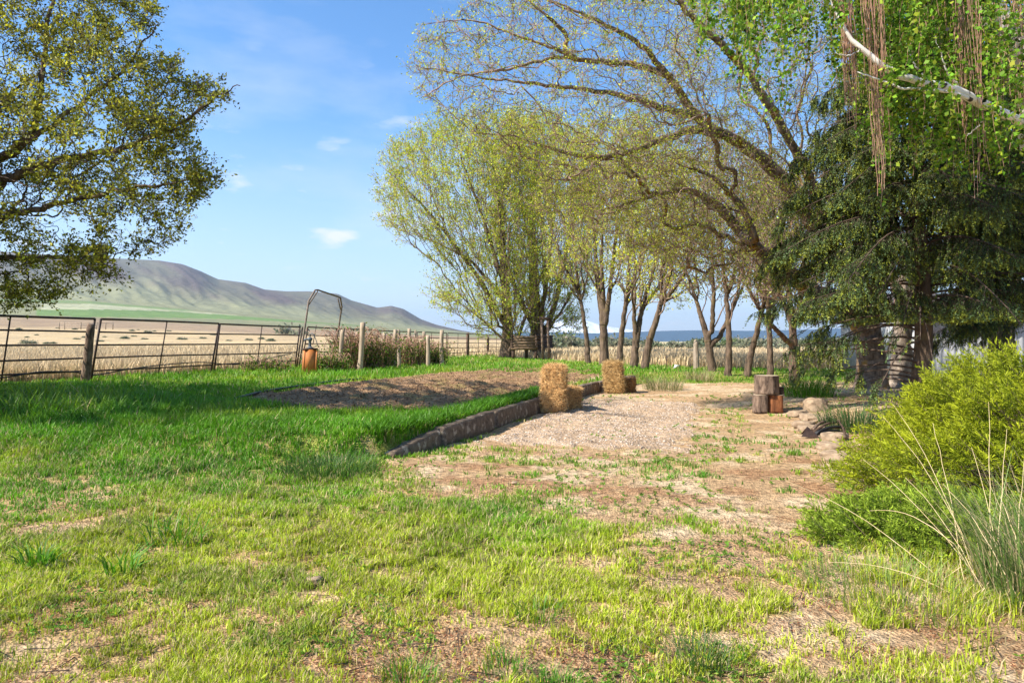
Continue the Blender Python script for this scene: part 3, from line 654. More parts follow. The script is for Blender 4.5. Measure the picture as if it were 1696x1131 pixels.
for lab, bx, Yd, r_, limbs, poly, cc in ROW:
    r_ *= 0.66
    b_ = gb(bx, Yd); seeds = []
    for q, lm in enumerate(limbs):
        pts = pl([Yd, Yd + rng.uniform(-1.5, 1.5)], *lm)
        seeds.append(([b_] + pts, [r_, r_ * 0.7, r_ * 0.4, r_ * 0.12], -1) if q == 0 else (pts, [r_ * 0.62, r_ * 0.12], 0))
    poly = [((px_ - bx) * 1.12 + bx, py_ if py_ > 400 else 400 + (py_ - 400) * rng.uniform(1.0, 1.35)) for px_, py_ in poly]; tg = poly_targets(poly, Yd, 3.4, 1000)
    tree('tree', lab, 'tree', seeds, tg, r_, 0.008, M_bark, M_twig, (2000 if cc is C_YEL else 950, 4, 0.06, 0.45, 0.11, cc, C_LIME if cc is C_YEL else C_RED, 0.3, 0.3, 0.5, 0.0),
         'trees along the edge of the straw field', k_ang=1.1, bf=0.3, jit=0.045, thick=0.04, up=0.3)

# the big old tree whose limbs arch over the yard
bH = gb(1443, 18.5)
seeds = [([bH, P(1444, 600, 18.5), P(1436, 540, 18.3), P(1405, 500, 18.0), P(1360, 490, 17.6)], [0.40, 0.36, 0.30, 0.25], -1),
         (pl([17.6, 15.5], (1360, 495), (1332, 470), (1307, 450), (1258, 415), (1215, 368), (1180, 330), (1130, 310), (1060, 330), (990, 350)), [0.24, 0.12, 0.02], 0),
         (pl([18.3, 13.5], (1436, 540), (1400, 450), (1350, 375), (1321, 326), (1285, 282), (1235, 243), (1200, 216), (1145, 212), (1099, 226), (1067, 248), (990, 264), (944, 258), (862, 226), (790, 220)), [0.24, 0.15, 0.07, 0.012], 0),
         (pl([17.2, 13.5], (1380, 420), (1345, 300), (1290, 200), (1240, 120), (1180, 60), (1130, 10), (1080, -60)), [0.13, 0.04], 0),
         (pl([15.5, 12.5], (1215, 235), (1149, 191), (1120, 141), (1089, 113), (1057, 110), (1021, 103), (975, 103), (926, 90), (840, 116), (770, 122), (700, 160)), [0.10, 0.055, 0.01], 0),
         (pl([15.0, 12.5], (1149, 191), (1100, 180), (1050, 163), (990, 150), (900, 140), (800, 130), (690, 108)), [0.08, 0.01], 0),
         (pl([13.4, 12.4], (954, 90), (922, 35), (880, 10), (850, -40)), [0.05, 0.01], 0),
         (pl([14.6, 12.6], (1120, 141), (1060, 70), (960, 20), (860, -20)), [0.07, 0.01], 0),
         (pl([13.4, 12.2], (975, 103), (860, 60), (780, 30), (700, 40)), [0.035, 0.006], 0),
         (pl([18.3, 17.5], (1436, 540), (1470, 420), (1480, 280), (1470, 150), (1450, 20)), [0.24, 0.06], 0),
         (pl([15.6, 15.0], (1258, 415), (1230, 340), (1180, 290), (1120, 270)), [0.1, 0.02], 0)]
tg = np.vstack([poly_targets([(672, 112), (690, 55), (760, 20), (830, -60), (1000, -140), (1180, -160), (1180, 260), (1000, 330), (900, 300), (800, 240), (700, 160)], 13.2, 2.2, 2600),
                poly_targets([(1000, 260), (1100, 100), (1180, -160), (1330, -180), (1500, -60), (1480, 250), (1400, 450), (1290, 480), (1200, 470), (1080, 420), (980, 380)], 16.0, 2.8, 5200),
                poly_targets([(860, 330), (1000, 250), (1150, 260), (1200, 400), (1130, 430), (1000, 400)], 14.6, 1.5, 700)])
tree('old_tree', 'old spreading tree with lichen-yellow limbs arching over the yard, twigs just budding', 'tree', seeds, tg, 0.42, 0.0042, M_bark_lichen, M_twig,
     (38000, 2, 0.022, 0.28, 0.048, C_BUD * np.array([1.3, 1.4, .6]), C_YEL, 0.4, 0.3, 0.5, 0.0), k_ang=0.7, bf=0.12, jit=0.045, thick=0.03, rs=0.6)

# second bole beside it, and a bare tree further right
b2 = gb(1492, 19.5)
seeds = [([b2, P(1492, 590, 19.5), P(1500, 480, 19.5), P(1520, 300, 19.5), P(1530, 120, 19.5)], [0.30, 0.26, 0.17, 0.05], -1), (pl([19.5, 20], (1496, 540), (1560, 420), (1620, 300), (1680, 180)), [0.2, 0.04], 0),
         (pl([19.5, 20], (1498, 500), (1440, 380), (1400, 260), (1380, 150)), [0.16, 0.03], 0)]
tree('bare_tree', 'grey bare-twigged tree standing directly behind the spruce', 'tree', seeds, poly_targets([(1480, 520), (1330, 420), (1340, 200), (1450, 60), (1620, 60), (1760, 200), (1740, 420), (1600, 530)], 20, 3.0, 1300), 0.42, 0.007,
     M_bark_pale, M_twig, (1800, 3, 0.03, 0.25, 0.06, C_BUD, C_RED, 0.5, 0.3, 0.5, 0.0), k_ang=0.6, bf=0.2, jit=0.08, thick=0.04)
b3 = gb(1658, 21)
seeds = [([b3, P(1658, 570, 21), P(1664, 480, 21), P(1680, 350, 21), P(1690, 200, 21)], [0.40, 0.34, 0.2, 0.05], -1), (pl([21, 21], (1662, 500), (1620, 400), (1590, 320)), [0.16, 0.03], 0), (pl([21, 21], (1664, 480), (1730, 400), (1790, 300)), [0.18, 0.03], 0)]
tree('bare_tree', 'reddish bare-twigged tree in front of the metal shed at the right edge', 'tree', seeds, poly_targets([(1640, 520), (1560, 420), (1560, 220), (1650, 100), (1800, 160), (1830, 420), (1720, 520)], 21, 3.0, 900), 0.40, 0.008,
     M_bark, M_redtwig, (900, 3, 0.03, 0.25, 0.06, C_RED, C_RED, 0.5, 0.3, 0.5, 0.0), k_ang=0.6, bf=0.2, jit=0.08, thick=0.04)

# ---- spruces
def spruce(name, label, X, Y, H, rad, nb, seed, zlow=0.45, lowleft=False):
    rg = np.random.default_rng(seed); b = np.array([X, Y, float(gz([X], [Y])[0]) - 0.1]); root = thing(name, label, 'tree', b)
    tr = MB(); zz = np.linspace(0, H, 14); tr.tube(np.stack([X + 0.05 * np.sin(zz), Y + 0.05 * np.cos(zz * 1.3), b[2] + zz], 1), np.interp(zz, [0, 0.5, H], [0.24, 0.17, 0.02]), 10, rough=0.04)
    tr.obj('trunk', M_bark, root, smooth=True)
    br = MB(); A = []; B = []
    for i in range(nb):
        if lowleft and ((i + 0.5) / nb) ** 1.1 * (H - zlow - 0.3) + zlow < 1.9 and math.cos(i * 2.399) > -0.15: rg.normal(0, 1); continue
        h = zlow + (H - zlow - 0.3) * ((i + 0.5) / nb) ** 1.1; az = i * 2.399 + rg.normal(0, 0.3)
        ln = rad * np.interp(h, [0.4, 1, 2, 3, 4.5, 6.5, H], [0.62, 0.72, 0.84, 1.0, 0.86, 0.62, 0.08]) * rg.uniform(0.75, 1.12); 
        s = np.linspace(0, 1, 9); d = np.array([math.cos(az), math.sin(az), 0])
        drop = rg.uniform(0.16, 0.50) * ln * (1.0 if h > 1.3 else 0.45)
        pts = b + np.array([0, 0, h]) + d * (s[:, None] * ln) + np.array([0, 0, 1]) * ((0.12 * ln * np.sin(s * 2.2) - drop * s ** 1.5 + 0.10 * ln * np.clip(s - 0.8, 0, 1))[:, None])
        pts[:, 2] = np.maximum(pts[:, 2], b[2] + 0.2)
        br.tube(pts, np.interp(s, [0, 1], [0.028, 0.005]), 5, cap=False)
        side = np.cross(d, [0, 0, 1.0]); m = int(15 * ln) + 8
        for k in range(m):
            t = rg.uniform(0.22, 1.0); p = np.array([np.interp(t, s, pts[:, c]) for c in range(3)])
            l2 = (0.28 + 0.60 * (1 - t)) * rg.uniform(0.6, 1.2) * min(1, ln / 2)
            dd = d * rg.uniform(0.3, 0.9) + side * rg.choice([-1, 1]) * rg.uniform(0.3, 1.0) + np.array([0, 0, -rg.uniform(0.2, 1.3)]); dd /= np.linalg.norm(dd)
            e = p + dd * l2; A.append(p); B.append(e)
            for q in range(4 + int(l2 * 11)):
                t2 = rg.uniform(0.2, 1.0); p2 = p + dd * l2 * t2
                d3 = dd * 0.35 + rg.normal(0, 0.3, 3) + np.array([0, 0, -rg.uniform(0.5, 1.8)]); d3 /= np.linalg.norm(d3)
                A.append(p2); B.append(p2 + d3 * rg.uniform(0.10, 0.36))
    A = np.array(A); B = np.array(B)
    if lowleft: kp = ~((B[:, 2] < 1.75) & (B[:, 0] > 6.35)) & (fbm(B[:, 0] * 1.1 + B[:, 1] * 0.6, B[:, 2] * 1.3, 66, 2) > 0.30); A = A[kp]; B = B[kp]
    V3, T3 = twig_tris(A, B, 0.006)
    br.add(V3, T=T3); br.obj('branches', M_twig_dark, root)
    per = 30; n = len(A); print('twiglets', n); u = rg.uniform(0.05, 1.0, (n, per, 1)); D = (B - A); Ln = np.linalg.norm(D, axis=1)[:, None]; D = D / Ln
    c = (A[:, None] * (1 - u) + B[:, None] * u).reshape(-1, 3); Dr = np.repeat(D, per, 0)
    out = rg.normal(0, 1, c.shape); out -= (out * Dr).sum(1)[:, None] * Dr; out /= np.linalg.norm(out, axis=1)[:, None]
    a = Dr * 0.75 + out * 0.8; a /= np.linalg.norm(a, axis=1)[:, None]; w_ = np.cross(a, rg.normal(0, 1, a.shape)); w_ /= np.linalg.norm(w_, axis=1)[:, None]
    sz = rg.uniform(0.022, 0.038, (len(c), 1))
    V = np.stack([c, c + a * sz * 0.5 + w_ * 0.0075, c + a * sz, c + a * sz * 0.5 - w_ * 0.0075], 1).reshape(-1, 3)
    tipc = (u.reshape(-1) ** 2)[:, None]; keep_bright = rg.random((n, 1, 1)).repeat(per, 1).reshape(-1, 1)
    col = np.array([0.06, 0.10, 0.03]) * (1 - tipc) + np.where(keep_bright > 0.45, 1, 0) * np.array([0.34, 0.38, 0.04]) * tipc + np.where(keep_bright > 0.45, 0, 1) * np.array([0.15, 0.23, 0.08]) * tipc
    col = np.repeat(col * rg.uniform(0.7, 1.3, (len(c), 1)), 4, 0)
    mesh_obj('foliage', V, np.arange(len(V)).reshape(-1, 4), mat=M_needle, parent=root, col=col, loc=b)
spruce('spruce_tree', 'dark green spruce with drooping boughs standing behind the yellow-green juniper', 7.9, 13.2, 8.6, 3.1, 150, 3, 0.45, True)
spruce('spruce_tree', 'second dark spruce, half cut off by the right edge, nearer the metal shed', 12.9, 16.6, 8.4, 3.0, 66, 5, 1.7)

# ---- weeping birch at top right
root = thing('weeping_birch', 'white-barked weeping birch with hanging leafy strands in the top right corner', 'tree', G(1935, 9.2))
mb = MB(); bb = G(1935, 9.2)
def sm(pts, m=24):
    pts = np.array(pts); s = np.linspace(0, 1, len(pts)); t = np.linspace(0, 1, m); q = np.stack([np.interp(t, s, pts[:, c]) for c in range(3)], 1)
    for _ in range(2): q[1:-1] = 0.25 * q[:-2] + 0.5 * q[1:-1] + 0.25 * q[2:]
    return q + rng.normal(0, 0.006, q.shape)
mb.tube(sm([bb - [0, 0, 0.1], P(1880, 400, 9.2), P(1780, 220, 9.1), P(1690, 95, 9), P(1640, 20, 8.9), P(1590, -90, 8.8), P(1560, -260, 8.8)]), np.linspace(0.27, 0.12, 24), 12, rough=0.02)
mb.obj('trunk', M_birch, root, smooth=True)
mb = MB()
LIMB = [([(1830, 300), (1760, 232), (1696, 200), (1640, 178), (1590, 152), (1540, 138), (1490, 128), (1455, 106), (1428, 82), (1405, 60), (1385, 25), (1372, -10)], [9.2, 7.6, 7.5, 7.5], [0.085, 0.055, 0.042, 0.026, 0.003]),
        ([(1610, 165), (1570, 150), (1530, 150), (1490, 146), (1452, 130), (1420, 120)], [7.5, 7.4], [0.022, 0.006]),
        ([(1640, 20), (1560, -30), (1480, -70), (1380, -90), (1270, -80), (1180, -60)], [8.9, 9.6], [0.11, 0.02]),
        ([(1600, -70), (1500, -140), (1400, -190), (1300, -190)], [8.8, 8.0], [0.09, 0.02]),
        ([(1700, 110), (1720, 20), (1750, -100)], [9.0, 9.6], [0.09, 0.03]),
        ([(1696, 250), (1690, 160), (1665, 120)], [9.4, 9.1], [0.05, 0.04]),
        ([(1540, 138), (1515, 108), (1500, 70)], [7.8, 7.7], [0.014, 0.003]), ([(1600, 158), (1570, 120), (1548, 60)], [7.9, 7.6], [0.016, 0.003]), ([(1490, 128), (1470, 142), (1440, 150)], [7.7, 7.6], [0.012, 0.003]),
        ([(1428, 82), (1405, 92), (1380, 88)], [7.5, 7.5], [0.009, 0.002]), ([(1640, 178), (1625, 205), (1600, 225)], [8.2, 8.0], [0.014, 0.003])]
LP_ = []
for pts, Ys, rr in LIMB:
    q = sm(pl(Ys, *pts), 30); mb.tube(q, np.interp(np.linspace(0, 1, 30), np.linspace(0, 1, len(rr)), rr), 8, rough=0.03); LP_.append(q)
mb.obj('limb', M_birch, root, smooth=True)
# hanging strands
def strands(n, sampler, lmin, lmax, seg=9):
    S = []
    for i in range(n):
        p = sampler(); ln = rng.uniform(lmin, lmax); s = np.linspace(0, 1, seg)
        d = rng.normal(0, 0.16, 2); q = np.stack([p[0] + d[0] * s ** 0.6 + 0.025 * np.sin(s * 9 + i), p[1] + d[1] * s ** 0.6 + 0.025 * np.cos(s * 7 + i), p[2] - ln * s], 1)
        q[:, :2] += np.cumsum(rng.normal(0, 0.012, (seg, 2)), 0); S.append(q)
    return np.array(S)
def strand_mesh(S, r):
    A = S[:, :-1].reshape(-1, 3); B = S[:, 1:].reshape(-1, 3)
    s = np.array([1.0, 0, 0]); V = []
    off = [np.array([1, 0, 0]), np.array([-0.5, 0.87, 0]), np.array([-0.5, -0.87, 0])]
    V = np.concatenate([A + o * r for o in off] + [B + o * r for o in off]); n = len(A); i = np.arange(n)
    Q = np.concatenate([np.stack([i + a * n, i + b * n, i + (b + 3) * n, i + (a + 3) * n], 1) for a, b in ((0, 1), (1, 2), (2, 0))])
    return V, Q
def smp(x0, x1, y0, y1):
    def f(): return P(rng.uniform(x0, x1), rng.uniform(y0, y1), rng.uniform(7.7, 10.6))
    return f
Sg = np.concatenate([strands(250, smp(1430, 1640, -160, 60), 0.5, 2.0), strands(70, smp(1640, 1800, -160, 60), 0.5, 2.2), strands(75, smp(1230, 1430, -160, -20), 0.7, 1.8), strands(26, smp(1160, 1240, -140, -40), 0.6, 1.5), strands(8, smp(990, 1160, -140, -70), 0.5, 0.9),
                     strands(40, smp(1460, 1640, 90, 140), 0.3, 0.9), strands(26, smp(1560, 1690, 140, 200), 0.4, 1.1), strands(26, lambda: P(rng.uniform(1440, 1720), rng.uniform(-80, 100), rng.uniform(6.9, 7.4)), 0.4, 1.2), strands(14, lambda: P(rng.uniform(1180, 1400), rng.uniform(-120, -20), rng.uniform(7.0, 7.6)), 0.5, 1.2)])
V, Q = strand_mesh(Sg, 0.0028); mesh_obj('hanging_twigs', V, Q, mat=M_redtwig, parent=root, loc=bb)
n = len(Sg); per = 92; ii = np.repeat(np.arange(n), per); u = rng.uniform(0.02, 1, n * per) * (Sg.shape[1] - 1.001); k = u.astype(int); f = (u - k)[:, None]
c = Sg[ii, k] * (1 - f) + Sg[ii, k + 1] * f + rng.normal(0, 0.035, (n * per, 3))
V, Q, C = leaf_mesh(c, 0.058, leaf_cols(len(c), (0.14, 0.27, 0.02), 0.42, np.array((0.28, 0.36, 0.03)), 0.3), 0.75, 0.0, None, 0.45)
mesh_obj('foliage', V, Q, mat=M_leaf, parent=root, col=C, loc=bb)
def bundle(x, yend, n, wd, Y):
    top = P(x, -120, Y); S = []
    for i in range(n):
        ze = CAM_H - (rng.uniform(0.45, 1.02) * (yend + 120) - 120 - 565) / F * Y; s = np.linspace(0, 1, 14)
        x0 = top[0] + rng.normal(0, wd); y0 = top[1] + rng.normal(0, wd * 1.4); k = rng.uniform(0.5, 1)
        S.append(np.stack([x0 + (top[0] + wd * 0.8 - x0) * s * k + 0.02 * np.sin(s * 6 + i) + 0.12 * (yend > 150) * s, y0 + (top[1] - y0) * s * k, top[2] + (ze - top[2]) * s], 1) + np.concatenate([np.cumsum(rng.normal(0, 0.008, (14, 2)), 0), np.zeros((14, 1))], 1))
    return np.array(S)
for x, ye, n_, wd, Y in ((1385, 215, 34, 0.055, 8.6), (1437, 318, 30, 0.06, 8.4), (1377, 60, 12, 0.04, 8.7), (1577, 250, 16, 0.045, 8.8), (1604, 330, 10, 0.04, 8.6), (1671, 170, 16, 0.05, 8.5), (1645, 290, 6, 0.05, 8.9), (1540, 130, 7, 0.05, 9.1)):
    V, Q = strand_mesh(bundle(x, ye, int(n_ * 1.2), wd * 0.95, Y - 0.9), 0.0034); mesh_obj('catkin_strands', V, Q, mat=M_redtwig, parent=root, loc=bb)

# ------------------------------------------------------------------ junipers
def juniper(name, label, c, R, nspray, base, tipc, lean, slen, seed, dens=54):
    rg = np.random.default_rng(seed); c = np.array(c, float); R = np.array(R, float); zg = float(gz([c[0]], [c[1]])[0])
    root = thing(name, label, 'bush', (c[0], c[1], zg)); b = np.array([c[0], c[1], zg])
    d = rg.normal(0, 1, (nspray, 3)); d[:, 2] = np.abs(d[:, 2]) * 0.9 + 0.02; d /= np.linalg.norm(d, axis=1)[:, None]
    lump = 0.58 + 0.74 * fbm(d[:, 0] * 3 + 7, d[:, 1] * 3 + d[:, 2] * 3, seed, 3)
    rr = lump * np.where(rg.random(nspray) < 0.30, rg.uniform(0.55, 0.9, nspray), rg.uniform(0.88, 1.0, nspray))
    st = b + d * R * rr[:, None]; nrm = d / R; nrm /= np.linalg.norm(nrm, axis=1)[:, None]
    dr = nrm * 0.75 + np.array(lean) + rg.normal(0, 0.20, d.shape); dr /= np.linalg.norm(dr, axis=1)[:, None]
    ln = slen * rg.uniform(0.6, 1.3, nspray)
    st = st - dr * (ln * 0.6)[:, None]
    # stems
    br = MB(); org = b + (st - b) * [0.35, 0.35, 0.2]; V3, T3 = twig_tris(org, st, 0.012); br.add(V3, T=T3); V3, T3 = twig_tris(st, st + dr * ln[:, None], 0.004); br.add(V3, T=T3)
    br.obj('branches', M_twig_dark, root)
    # feathery sprays: side sprigs on a curved axis, each carrying scale leaves
    ns = 15; per = dens // ns + 3
    t = np.linspace(0.12, 1.0, ns)[None, :, None]; ax = st[:, None] + dr[:, None] * (ln[:, None, None] * t) + np.array([0, 0, -1]) * (0.10 * ln[:, None, None] * t ** 2)
    sd = np.cross(dr, rg.normal(0, 1, dr.shape)); sd /= np.linalg.norm(sd, axis=1)[:, None]; sg = np.where(np.arange(ns) % 2 == 0, 1, -1)[None, :, None]
    sdir = dr[:, None] * 0.8 + sd[:, None] * sg * 0.6 + rg.normal(0, 0.14, ax.shape); sdir /= np.linalg.norm(sdir, axis=2)[:, :, None]
    sl = (0.34 * ln[:, None, None]) * (1.05 - 0.8 * t) * rg.uniform(0.7, 1.3, (nspray, ns, 1))
    v = (np.arange(per) + 0.5)[None, None, :, None] / per
    pos = ax[:, :, None] + sdir[:, :, None] * sl[:, :, None] * v + rg.normal(0, 0.004, (nspray, ns, per, 3))
    a = sdir[:, :, None] * 0.9 + rg.normal(0, 0.24, pos.shape); a = a.reshape(-1, 3); a /= np.linalg.norm(a, axis=1)[:, None]
    pos = pos.reshape(-1, 3); w_ = np.cross(a, rg.normal(0, 1, a.shape)); w_ /= np.linalg.norm(w_, axis=1)[:, None]
    sz = rg.uniform(0.028, 0.052, (len(pos), 1)); wd = 0.0042
    V = np.stack([pos, pos + a * sz * 0.5 + w_ * wd, pos + a * sz, pos + a * sz * 0.5 - w_ * wd], 1).reshape(-1, 3)
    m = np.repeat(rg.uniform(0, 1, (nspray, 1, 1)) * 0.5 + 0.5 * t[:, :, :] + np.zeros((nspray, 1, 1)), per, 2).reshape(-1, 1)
    col = (np.array(base) * (1 - m) + np.array(tipc) * m) * rg.uniform(0.75, 1.25, (len(pos), 1))  # sunlit tips and darker shaded depths put into the leaf colour
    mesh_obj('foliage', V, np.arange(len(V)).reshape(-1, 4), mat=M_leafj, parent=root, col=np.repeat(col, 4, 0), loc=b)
M_leafj = mat_leaf('juniper_leaf', trans=0.25, rough=0.6, spec=0.2)
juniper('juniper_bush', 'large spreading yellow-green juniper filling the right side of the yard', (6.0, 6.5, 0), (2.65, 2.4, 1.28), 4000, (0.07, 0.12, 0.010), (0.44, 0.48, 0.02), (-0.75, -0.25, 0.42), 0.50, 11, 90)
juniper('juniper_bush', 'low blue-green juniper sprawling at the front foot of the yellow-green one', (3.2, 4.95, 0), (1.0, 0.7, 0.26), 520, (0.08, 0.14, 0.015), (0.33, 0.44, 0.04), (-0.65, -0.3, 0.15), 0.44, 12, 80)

# ------------------------------------------------------------------ grass
def blades(name, x, y, z, h, wd, col, bend, mat, az=None, parent=None, loc=None, kind='stuff'):
    n = len(x); az = rng.uniform(0, 2 * math.pi, n) if az is None else az
    d = np.stack([np.cos(az), np.sin(az)], 1); s = np.stack([-d[:, 1], d[:, 0]], 1)
    ws = rng.uniform(-0.9, 0.9, n)[:, None]; s = s * np.cos(ws) + d * np.sin(ws)
    b = (bend * h)[:, None]; w_ = (wd * 0.5)[:, None]
    B = np.stack([x, y], 1)
    def mk(p, zz): return np.concatenate([p, zz[:, None]], 1)
    m = B + d * b * 0.28; tp = B + d * b
    zt = z + h * np.sqrt(np.clip(1 - (bend * 0.75) ** 2, 0.12, 1))
    V = np.stack([mk(B - s * w_, z - 0.02), mk(B + s * w_, z - 0.02), mk(m + s * w_ * 0.85, z + (zt - z) * 0.58), mk(m - s * w_ * 0.85, z + (zt - z) * 0.58), mk(tp, zt)], 1).reshape(-1, 3)
    i = np.arange(n)[:, None] * 5
    o = mesh_obj(name, V, i + [0, 1, 2, 3], i + [3, 2, 4], mat=mat, col=np.repeat(col, 5, 0), parent=parent, loc=loc)
    if kind: tag(o, kind=kind)
    return o

def sample_view(n, ylo, yhi, pw, x0=-140, x1=1840, h=1.2):
    u = rng.uniform(ylo ** pw, yhi ** pw, n) ** (1 / pw); Y = h * F / u
    return (rng.uniform(x0, x1, n) - 848) / F * Y, Y
x, y = sample_view(1000000, 22, 660, 0.9); x_, y_ = sample_view(620000, 130, 680, 0.8); x = np.concatenate([x, x_]); y = np.concatenate([y, y_])
g, dirt, n1, n2 = grass_density(x, y); s, kk = curb_dist(x, y)
fld = fence_side(x, y)
clump = 0.6 * fbm(x * 11, y * 11, 131, 2) + 0.4 * fbm(x * 4, y * 4, 132, 2)
p = np.clip(g * 1.15, 0, 1) ** 1.6 * (0.12 + 1.2 * sst(0.40, 0.60, clump) + 0.4 * sst(7, 10, y)) * (fld < 0.6)
p *= np.where((s < 0.0) & (y < 8.6) , 0.62, 1.0)
m = rng.random(len(x)) < p; x, y, g, s, kk, n1, n2, clump = [a[m] for a in (x, y, g, s, kk, n1, n2, clump)]
lush = np.clip(sst(6.6, 9.5, y) * sst(-0.1, 0.4, s) + sst(20, 24, y), 0, 1)
bank = blob(x, y, -8.2, 11.0, 3.6, 1.9)
h = (0.016 + 0.014 * sst(3, 7, y)) + 0.042 * rng.random(len(x)) * (0.3 + clump) + 0.055 * lush * rng.uniform(0.3, 1.2, len(x)) + 0.34 * bank * rng.random(len(x)) ** 1.5 + 0.10 * sst(18, 24, y) * sst(3, -3, x) * rng.random(len(x))
h *= (0.7 + 0.6 * g) * (0.55 + 0.9 * fbm(x * 1.6, y * 1.6, 181, 3))
h += 0.10 * blob(x, y, 3.1, 3.6, 1.3, 1.4) * rng.random(len(x))
wd = 0.0026 + 0.00092 * y * rng.uniform(0.7, 1.3, len(x))
yel = np.clip(sst(0.30, 0.70, fbm(x * 0.7, y * 0.8, 141) * 0.7 + 0.3 * n2 + 0.30 * sst(6.5, 3.6, y) - 0.12 * (1 - lush) - 0.12 * lush), 0, 1)[:, None]
c = np.array((0.12, 0.32, 0.010)) * (1 - yel) + np.array((0.42, 0.50, 0.03)) * yel
bl = (fbm(x * 0.8 + 30, y * 0.8, 151) > 0.60)[:, None] * 0.35 * (1 - lush[:, None]); c = c * (1 - bl) + np.array((0.09, 0.20, 0.045)) * bl
c = c * (1 - 0.35 * lush[:, None]) + np.array((0.11, 0.24, 0.015)) * 0.35 * lush[:, None]
dry = rng.random(len(x)) < (0.26 - 0.23 * lush); c[dry] = np.array((0.56, 0.44, 0.22))
bk = (bank * 0.7 * (rng.random(len(x)) < 0.5))[:, None]; c = c * (1 - bk) + np.array((0.13, 0.24, 0.06)) * bk; wd = wd * (1 + 0.8 * bank)
c = c * (0.62 + 0.76 * fbm(x * 2.2 + 5, y * 2.2, 183, 3))[:, None]; c = c * rng.uniform(0.65, 1.35, (len(x), 1)); print('blades', len(x))
tag(blades('lawn_grass', x, y, gz(x, y), h, wd, c, rng.uniform(0.15, 1.15, len(x)), M_grass), 'short green lawn grass covering the yard, patchy near the camera', 'grass')

# thick fringe hanging over the top of the curb
nf = 26000; t_ = rng.uniform(0.35, 1, nf) * 0 + rng.uniform(0, 1, nf); cl = np.concatenate([[0], np.cumsum(np.linalg.norm(np.diff(CURB[4:11], axis=0), axis=1))]); dd_ = 0.5 + t_ * (cl[-1] - 0.5)
px_ = np.interp(dd_, cl, CURB[4:11, 0]); py_ = np.interp(dd_, cl, CURB[4:11, 1]); q_ = (np.floor(dd_ / 0.5).astype(int)); tx = np.interp(dd_ + .05, cl, CURB[4:11, 0]) - px_; ty = np.interp(dd_ + .05, cl, CURB[4:11, 1]) - py_; tl = np.hypot(tx, ty) + 1e-9
of = rng.uniform(0.03, 0.45, nf); of = of + 0.10 * (fbm(dd_ * 1.7, dd_ * 0, 171) - 0.3); x = px_ - ty / tl * of; y = py_ + tx / tl * of
k_ = (rng.random(nf) < 0.45 + 1.0 * (fbm(dd_ * 1.1, dd_ * 0 + 3, 172) - 0.35)) & (y < 15.5); x, y = x[k_], y[k_]; nf = len(x)
blades('curb_grass', x, y, gz(x, y), rng.uniform(0.07, 0.22, nf), 0.009 + 0.0004 * y, np.array((0.09, 0.24, 0.01)) * rng.uniform(0.6, 1.4, (nf, 1)), rng.uniform(0.3, 0.95, nf), M_grass)
bpy.data.objects['curb_grass']['label'] = 'thicker green grass fringe along the top of the concrete curb'

# straw-coloured field beyond the fence and tree row
x, y = sample_view(330000, 4.2, 75, 0.85, -200, 1500)
m = (fence_side(x, y) > 0.55) & (rng.random(len(x)) < 0.25 + 1.1 * fbm(x * 0.5, y * 0.3, 161)); x = x[m]; y = y[m]
h = 0.26 + 0.50 * rng.random(len(x)) * (0.5 + fbm(x * 0.3, y * 0.2, 162)); wd = 0.010 + 0.0011 * y
near = fence_side(x, y) < 0.98; gr = (rng.random(len(x)) < np.where(x < -4, 0.14 + 0.30 * sst(0.5, 0.62, fbm(x * 0.25, y * 0.2, 163)), 0.05))
c = np.array(lin(214, 192, 154)) * rng.uniform(0.65, 1.15, (len(x), 1)); c[gr] = np.array((0.26, 0.29, 0.10)); h[gr] *= 0.6; print('dry', len(x))
tag(blades('dry_field_grass', x, y, gz(x, y), h, wd, c, rng.uniform(0.05, 0.6, len(x)), M_dry), 'tall straw-coloured dead grass of the open field beyond the fence', 'dry grass')

# leaf litter and wood chips on the bare earth
x, y = sample_view(170000, 50, 600, 1.1); g, dirt, n1, n2 = grass_density(x, y); s, kk = curb_dist(x, y)
m = (rng.random(len(x)) < (0.15 + 0.9 * sst(0.45, 0.62, fbm(x * 2.3, y * 2.9, 57, 4)))) & (fence_side(x, y) < 0.5) & ~in_poly(x, y, PAD) & ~in_poly(x, y, SOIL) & (s < 0.1); x = x[m]; y = y[m]; n = len(x)
cz = gz(x, y) + 0.006; ctr = np.stack([x, y, cz], 1)
V, Q, C = leaf_mesh(ctr, 0.016 + 0.0012 * y, leaf_cols(n, lin(136, 88, 60), 0.4, lin(186, 146, 104), 0.35), 0.35, 0.0); V = V.reshape(-1, 4, 3); V[:, :, 2] = cz[:, None] + (V[:, :, 2] - cz[:, None]) * 0.25; V = V.reshape(-1, 3)
tag(mesh_obj('leaf_litter', V, Q, mat=M_dry, col=C), 'small brown leaf litter and chips scattered on the bare earth', 'leaf litter', kind='stuff')
# little broad-leaved weeds and fallen twigs scattered over yard and lawn
x, y = sample_view(15000, 60, 620, 0.8); g, dirt, n1, n2 = grass_density(x, y); m = (fence_side(x, y) < 0.5) & ~in_poly(x, y, SOIL) & (fbm(x * 1.3, y * 1.3, 191, 3) > 0.5) & (y < 18); x = x[m][:4600]; y = y[m][:4600]
n = len(x); per = 9; cx = np.repeat(x, per); cy = np.repeat(y, per); a_ = rng.uniform(0, 2 * math.pi, n * per); ctr = np.stack([cx, cy, np.repeat(gz(x, y), per) + 0.012], 1); dd_ = np.stack([np.cos(a_), np.sin(a_), rng.uniform(0.1, 0.9, n * per)], 1)
V, Q, C = leaf_mesh(ctr, np.repeat(0.014 + 0.0026 * y, per) * rng.uniform(0.6, 1.3, n * per), leaf_cols(n * per, (0.15, 0.30, 0.03), 0.3, np.array((0.28, 0.38, 0.06)), 0.3), 0.36, 0.1, dd_ * 1.6)
